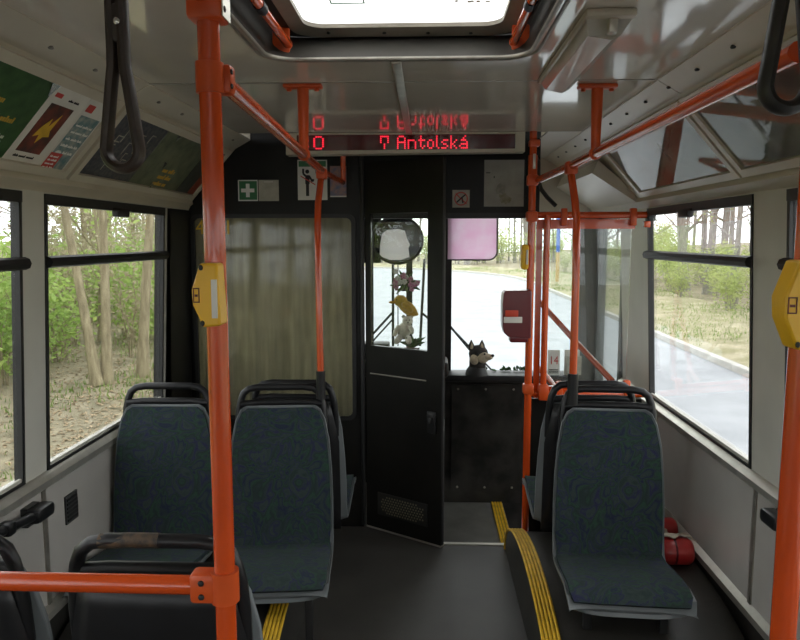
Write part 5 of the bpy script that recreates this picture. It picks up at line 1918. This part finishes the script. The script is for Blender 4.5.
sp = []
for k in range(26000):
    s_ = random.uniform(2, 60)
    w_ = random.uniform(0.2, 4.5)
    a_ = kerb_pt(s_)
    n0 = kerb_pt(s_ + 0.5) - kerb_pt(s_ - 0.5); n0.normalize()
    p_ = a_ + V(n0.y, -n0.x, 0) * w_
    if math.sin(p_.x * 1.1 + 1) * math.sin(p_.y * 0.8) + random.uniform(-.8, .8) > 0.1:
        sp.append((p_.x, p_.y, GZ + 0.10 + 0.036 * w_))
blades('verge_grass', 'short fresh grass growing in patches on the roadside verge', 'grass', sp, M['grass'], 0.05, 0.14, 0.012)
sp = []
for k in range(24000):
    x_, y_ = -3.3 - abs(random.gauss(0, 2.6)), random.uniform(1.5, 26)
    if math.sin(x_ * 1.7) * math.sin(y_ * 0.9) + random.uniform(-.9, .9) > 0.25:
        sp.append((x_, y_, gh(x_, y_)))
blades('woodland_grass', 'fresh thin grass on the ground outside the left windows', 'grass', sp, M['grass'], 0.04, 0.13, 0.011)
sp = [(x_, y_, gh(x_, y_) + 0.005) for x_, y_ in ((-3.2 - abs(random.gauss(0, 3.0)), random.uniform(1.5, 26)) for k in range(16000))]
blades('leaf_litter', 'dry brown leaves scattered on the ground outside the left windows', 'dry leaves', sp, M['litter'], 0.005, 0.03, 0.03, True)


# ---- trees: a few shapes, copied
def tube_raw(v, f, pts, rad, n=6):
    mb = MB()
    mb.tube(pts, rad, n, cap=False)
    o = len(v)
    v += mb.v
    f += [[i + o for i in q] for q in mb.f]


def make_tree(seed, h, r0, lean, nb, fork=None, leaves=500, lsize=0.05, hleaf=0.25):
    rr = random.Random(seed)
    tv, tf, bv, bf, lv, lf = [], [], [], [], [], []
    n = 12
    pts, rad = [], []
    wx, wy = rr.uniform(0, 6), rr.uniform(0, 6)
    for k in range(n + 1):
        f = k / n
        pts.append(V(lean[0] * f * h + 0.10 * math.sin(f * 5 + wx) * f - 0.10 * 0, lean[1] * f * h + 0.10 * math.sin(f * 4 + wy) * f, f * h))
        rad.append(r0 * (1.35 if k == 0 else (1.05 if k == 1 else 1)) * (1 - 0.72 * f))
    tube_raw(tv, tf, pts, rad, 10)
    tips = []

    def branch(p, d, l, r, lvl):
        m = 5
        q = [p]
        dd = d.copy()
        for k in range(m):
            dd = (dd + V(rr.uniform(-.28, .28), rr.uniform(-.28, .28), rr.uniform(-.05, .28))).normalized()
            q.append(q[-1] + dd * l / m)
        tube_raw(bv, bf, q, [r * (1 - 0.8 * k / m) for k in range(m + 1)], 5 if lvl == 0 else 4)
        for k in range(2, m + 1):
            tips.append(q[k])
        if lvl < 2:
            for k in range(3 if lvl == 0 else 2):
                i = rr.randint(1, m - 1)
                d2 = (dd + V(rr.uniform(-1, 1), rr.uniform(-1, 1), rr.uniform(-.3, .7))).normalized()
                branch(q[i], d2, l * rr.uniform(.4, .65), r * .5, lvl + 1)
    for b in range(nb):
        f = hleaf + (1 - hleaf) * (b + rr.random()) / nb
        i = min(n - 1, int(f * n))
        p = pts[i].lerp(pts[i + 1], f * n - i)
        a = rr.uniform(0, 6.283)
        d = V(math.cos(a), math.sin(a), rr.uniform(.3, 1.1)).normalized()
        branch(p, d, h * rr.uniform(.14, .30), r0 * 0.42 * (1 - .6 * f), 0)
    for k in range(leaves):
        p = rr.choice(tips) + V(rr.gauss(0, .16), rr.gauss(0, .16), rr.gauss(0, .14))
        leaf_quad(lv, lf, p, lsize * rr.uniform(.6, 1.3), rr)
    return (tv, tf), (bv, bf), (lv, lf)


def leaf_quad(v, f, p, s, rr):
    a = V(rr.uniform(-1, 1), rr.uniform(-1, 1), rr.uniform(-.6, .6)).normalized()
    b = a.cross(V(rr.uniform(-1, 1), rr.uniform(-1, 1), rr.uniform(-1, 1))).normalized()
    i = len(v)
    v += [p - a * s, p + b * s * .45, p + a * s, p - b * s * .45]
    f.append([i, i + 1, i + 2, i + 3])


def tree_thing(name, seed, h, r0, lean, nb, bark, leafm, label, leaves=500, lsize=0.05, hleaf=0.25):
    t = thing(name, label, 'tree')
    for (nm, (v_, f_), m) in zip(('trunk', 'branches', 'foliage'), make_tree(seed, h, r0, lean, nb, None, leaves, lsize, hleaf), (bark, bark, leafm)):
        if not f_: continue
        mb = MB(); mb.v = v_; mb.f = f_
        mb.build(nm, m, t, world=False, angle=60, weld=False, smooth=(nm != 'foliage'))
    return t


def make_shrub(label, seed, h, rx, nst, leaves, lsize, leafm, bark):
    rr = random.Random(seed)
    t = thing('shrub', label, 'shrub')
    bv, bf, lv, lf = [], [], [], []
    pts = []
    for k in range(nst):
        a = rr.uniform(0, 6.283)
        l = h * rr.uniform(.6, 1.05)
        sp_ = rx * rr.uniform(.2, 1)
        q = [V(.12 * math.cos(a), .12 * math.sin(a), 0)]
        for j in range(1, 6):
            f = j / 5
            q.append(V(sp_ * f * math.cos(a) + rr.uniform(-.08, .08), sp_ * f * math.sin(a) + rr.uniform(-.08, .08), l * (f ** .85)))
        tube_raw(bv, bf, q, [0.014 * (1 - .8 * j / 5) for j in range(6)], 4)
        pts += q[1:]
        for j in range(3):
            i = rr.randint(2, 5)
            e = q[i] + V(rr.uniform(-.4, .4), rr.uniform(-.4, .4), rr.uniform(0, .4))
            tube_raw(bv, bf, [q[i], q[i].lerp(e, .5) + V(0, 0, .04), e], [.006, .004, .001], 3)
            pts += [e, q[i].lerp(e, .5)]
    for k in range(leaves):
        p = rr.choice(pts) + V(rr.gauss(0, .17), rr.gauss(0, .17), rr.gauss(0, .15))
        if p.z < .03: p.z = rr.uniform(.05, .4)
        leaf_quad(lv, lf, p, lsize * rr.uniform(.6, 1.3), rr)
    for nm, v_, f_, m in (('stems', bv, bf, bark), ('foliage', lv, lf, leafm)):
        mb = MB(); mb.v = v_; mb.f = f_
        mb.build(nm, m, t, world=False, angle=60, weld=False, smooth=(nm != 'foliage'))
    return t


def put(proto, loc, rz, sc, label=None, group=None, first={}):
    key = id(proto)
    if key not in first:
        first[key] = proto
        o = proto
    else:
        o = copy_tree(proto)
    o.location = loc
    o.rotation_euler = (0, 0, rz)
    o.scale = (sc, sc, sc)
    if label: o['label'] = label
    if group: o['group'] = group
    return o


rr = random.Random(21)
# three close trunks outside the left window
for (px, py, ptop, seed, r0, lab) in ((97, 385, (63, 195), 3, 0.082, 'slanting tan trunk, left of the pair outside the left window'), (107, 383, (101, 195), 4, 0.082, 'straight tan trunk, right of the pair outside the left window'), (142.5, 376, (151, 195), 6, 0.09, 'single tan tree trunk near the front edge of the left window')):
    b_ = at(px, py, Z=GZ + 0.04)
    e_ = at(ptop[0], ptop[1], Y=b_.y)
    ln = ((e_.x - b_.x) / (e_.z - b_.z), 0)
    t_ = tree_thing('woodland_tree', seed, 8.5, r0, ln, 7, M['bark'], M['leafy'], lab, 250, 0.05, 0.45)
    t_.location = (b_.x, b_.y, gh(b_.x, b_.y))
    t_['group'] = 'trees outside the left windows'
protoL = [tree_thing('woodland_tree', 40 + k, 9.5, 0.055 + 0.012 * k, (rr.uniform(-.05, .05), rr.uniform(-.05, .05)), 9, M['bark'], M['leafy'], 'x', 260, 0.055, 0.18) for k in range(4)]
LABL = 'thin tan tree in the thicket outside the left windows'
for k in range(80):
    x_ = -6.8 - abs(rr.gauss(0, 6.0)) - (0.8 if k % 3 else 0)
    y_ = rr.uniform(-3, 40)
    put(protoL[k % 4], (x_, y_, gh(x_, y_)), rr.uniform(0, 6.28), rr.uniform(.75, 1.2), LABL, 'thin trees outside the left windows')
protoR = [tree_thing('woodland_tree', 60 + k, 11.0, 0.10 + 0.02 * k, (rr.uniform(-.04, .04), rr.uniform(-.04, .04)), 10, M['barkg'], M['leafp'], 'x', 260, 0.06, 0.16) for k in range(4)]
LABR = 'bare grey tree in the wood beyond the road'
# the stout tree in the right window first
p_ = at(683, 312, X=11.5)
b_ = V(11.5, p_.y, gh(11.5, p_.y))
t_ = tree_thing('woodland_tree', 71, 12, 0.22, (-0.09, 0.0), 13, M['barkg'], M['leafp'], 'stout leaning grey tree in the middle of the right front window', 300, 0.06, 0.2)
t_.location = b_
t_['group'] = 'trees beyond the road'
for k in range(115):
    if k < 50:
        x_, y_ = 10.0 + abs(rr.gauss(0, 8)), rr.uniform(4, 62)
    else:
        x_, y_ = rr.uniform(-34, 26), 66 + abs(rr.gauss(0, 12))
    put(protoR[k % 4], (x_, y_, gh(x_, y_)), rr.uniform(0, 6.28), rr.uniform(.8, 1.25), LABR if k < 50 else 'bare grey tree in the wood straight ahead beyond the bend', 'trees beyond the road')
shL = [make_shrub('x', 80 + k, (1.5, 2.0, 2.6)[k], 0.9, 9, (1000, 1100, 700)[k], (0.062, 0.066, 0.06)[k], (M['leafy'], M['leafy'], M['leafb'])[k], M['bark']) for k in range(3)]
LABS = 'leafy spring shrub outside the left windows'
for k in range(105):
    row = k % 5
    x_ = -6.2 - row * 1.25 + rr.uniform(-.5, .5)
    y_ = -1 + (k // 5) * 1.45 + rr.uniform(-.5, .5)
    if row == 0 and 9.5 < y_ < 13.2: x_ -= 1.3
    put(shL[k % 3], (x_, y_, gh(x_, y_)), rr.uniform(0, 6.28), rr.uniform(.7, 1.15) * (1 + .08 * row), LABS + (' in the front row' if row == 0 else ' behind the front row' if row < 3 else ' deep in the thicket'), 'shrubs outside the left windows')
shR = [make_shrub('x', 90 + k, 2.0, 0.95, 9, 900, 0.065, M['leafp'], M['barkg']) for k in range(3)]
LABT = 'pale green shrub at the edge of the wood beyond the verge'
for k in range(110):
    if k < 54:
        x_, y_ = 9.8 + (k % 3) * 1.8 + rr.uniform(-.6, .6), 6 + (k // 3) * 2.6 + rr.uniform(-.8, .8)
    else:
        x_, y_ = -32 + (k - 54) * 1.05 + rr.uniform(-.5, .5), 69 + rr.uniform(-2, 9)
    put(shR[k % 3], (x_, y_, gh(x_, y_)), rr.uniform(0, 6.28), rr.uniform(.7, 1.2) * (1.5 if k >= 54 else 1), LABT if k < 54 else 'pale green shrub at the foot of the wood straight ahead', 'shrubs beyond the verge')
# blue banded marker post across the road
p_ = at(557, 290, Z=GZ + 0.15)
p_ = V(6.9, p_.y * 6.9 / p_.x if p_.x > 0.1 else 35, GZ + 0.14)
t_ = thing('marker_post', 'slim post painted blue and ochre standing on the far verge', 'post', p_)
MB().tube([p_, p_ + V(0, 0, 1.6)], 0.10, 10).build('ochre_band', mat('ochre_post_paint', (0.45, 0.32, 0.12), 0.6), t_)
MB().tube([p_ + V(0, 0, 1.6), p_ + V(0, 0, 3.4)], 0.10, 10).build('blue_band', M['bluepaint'], t_)
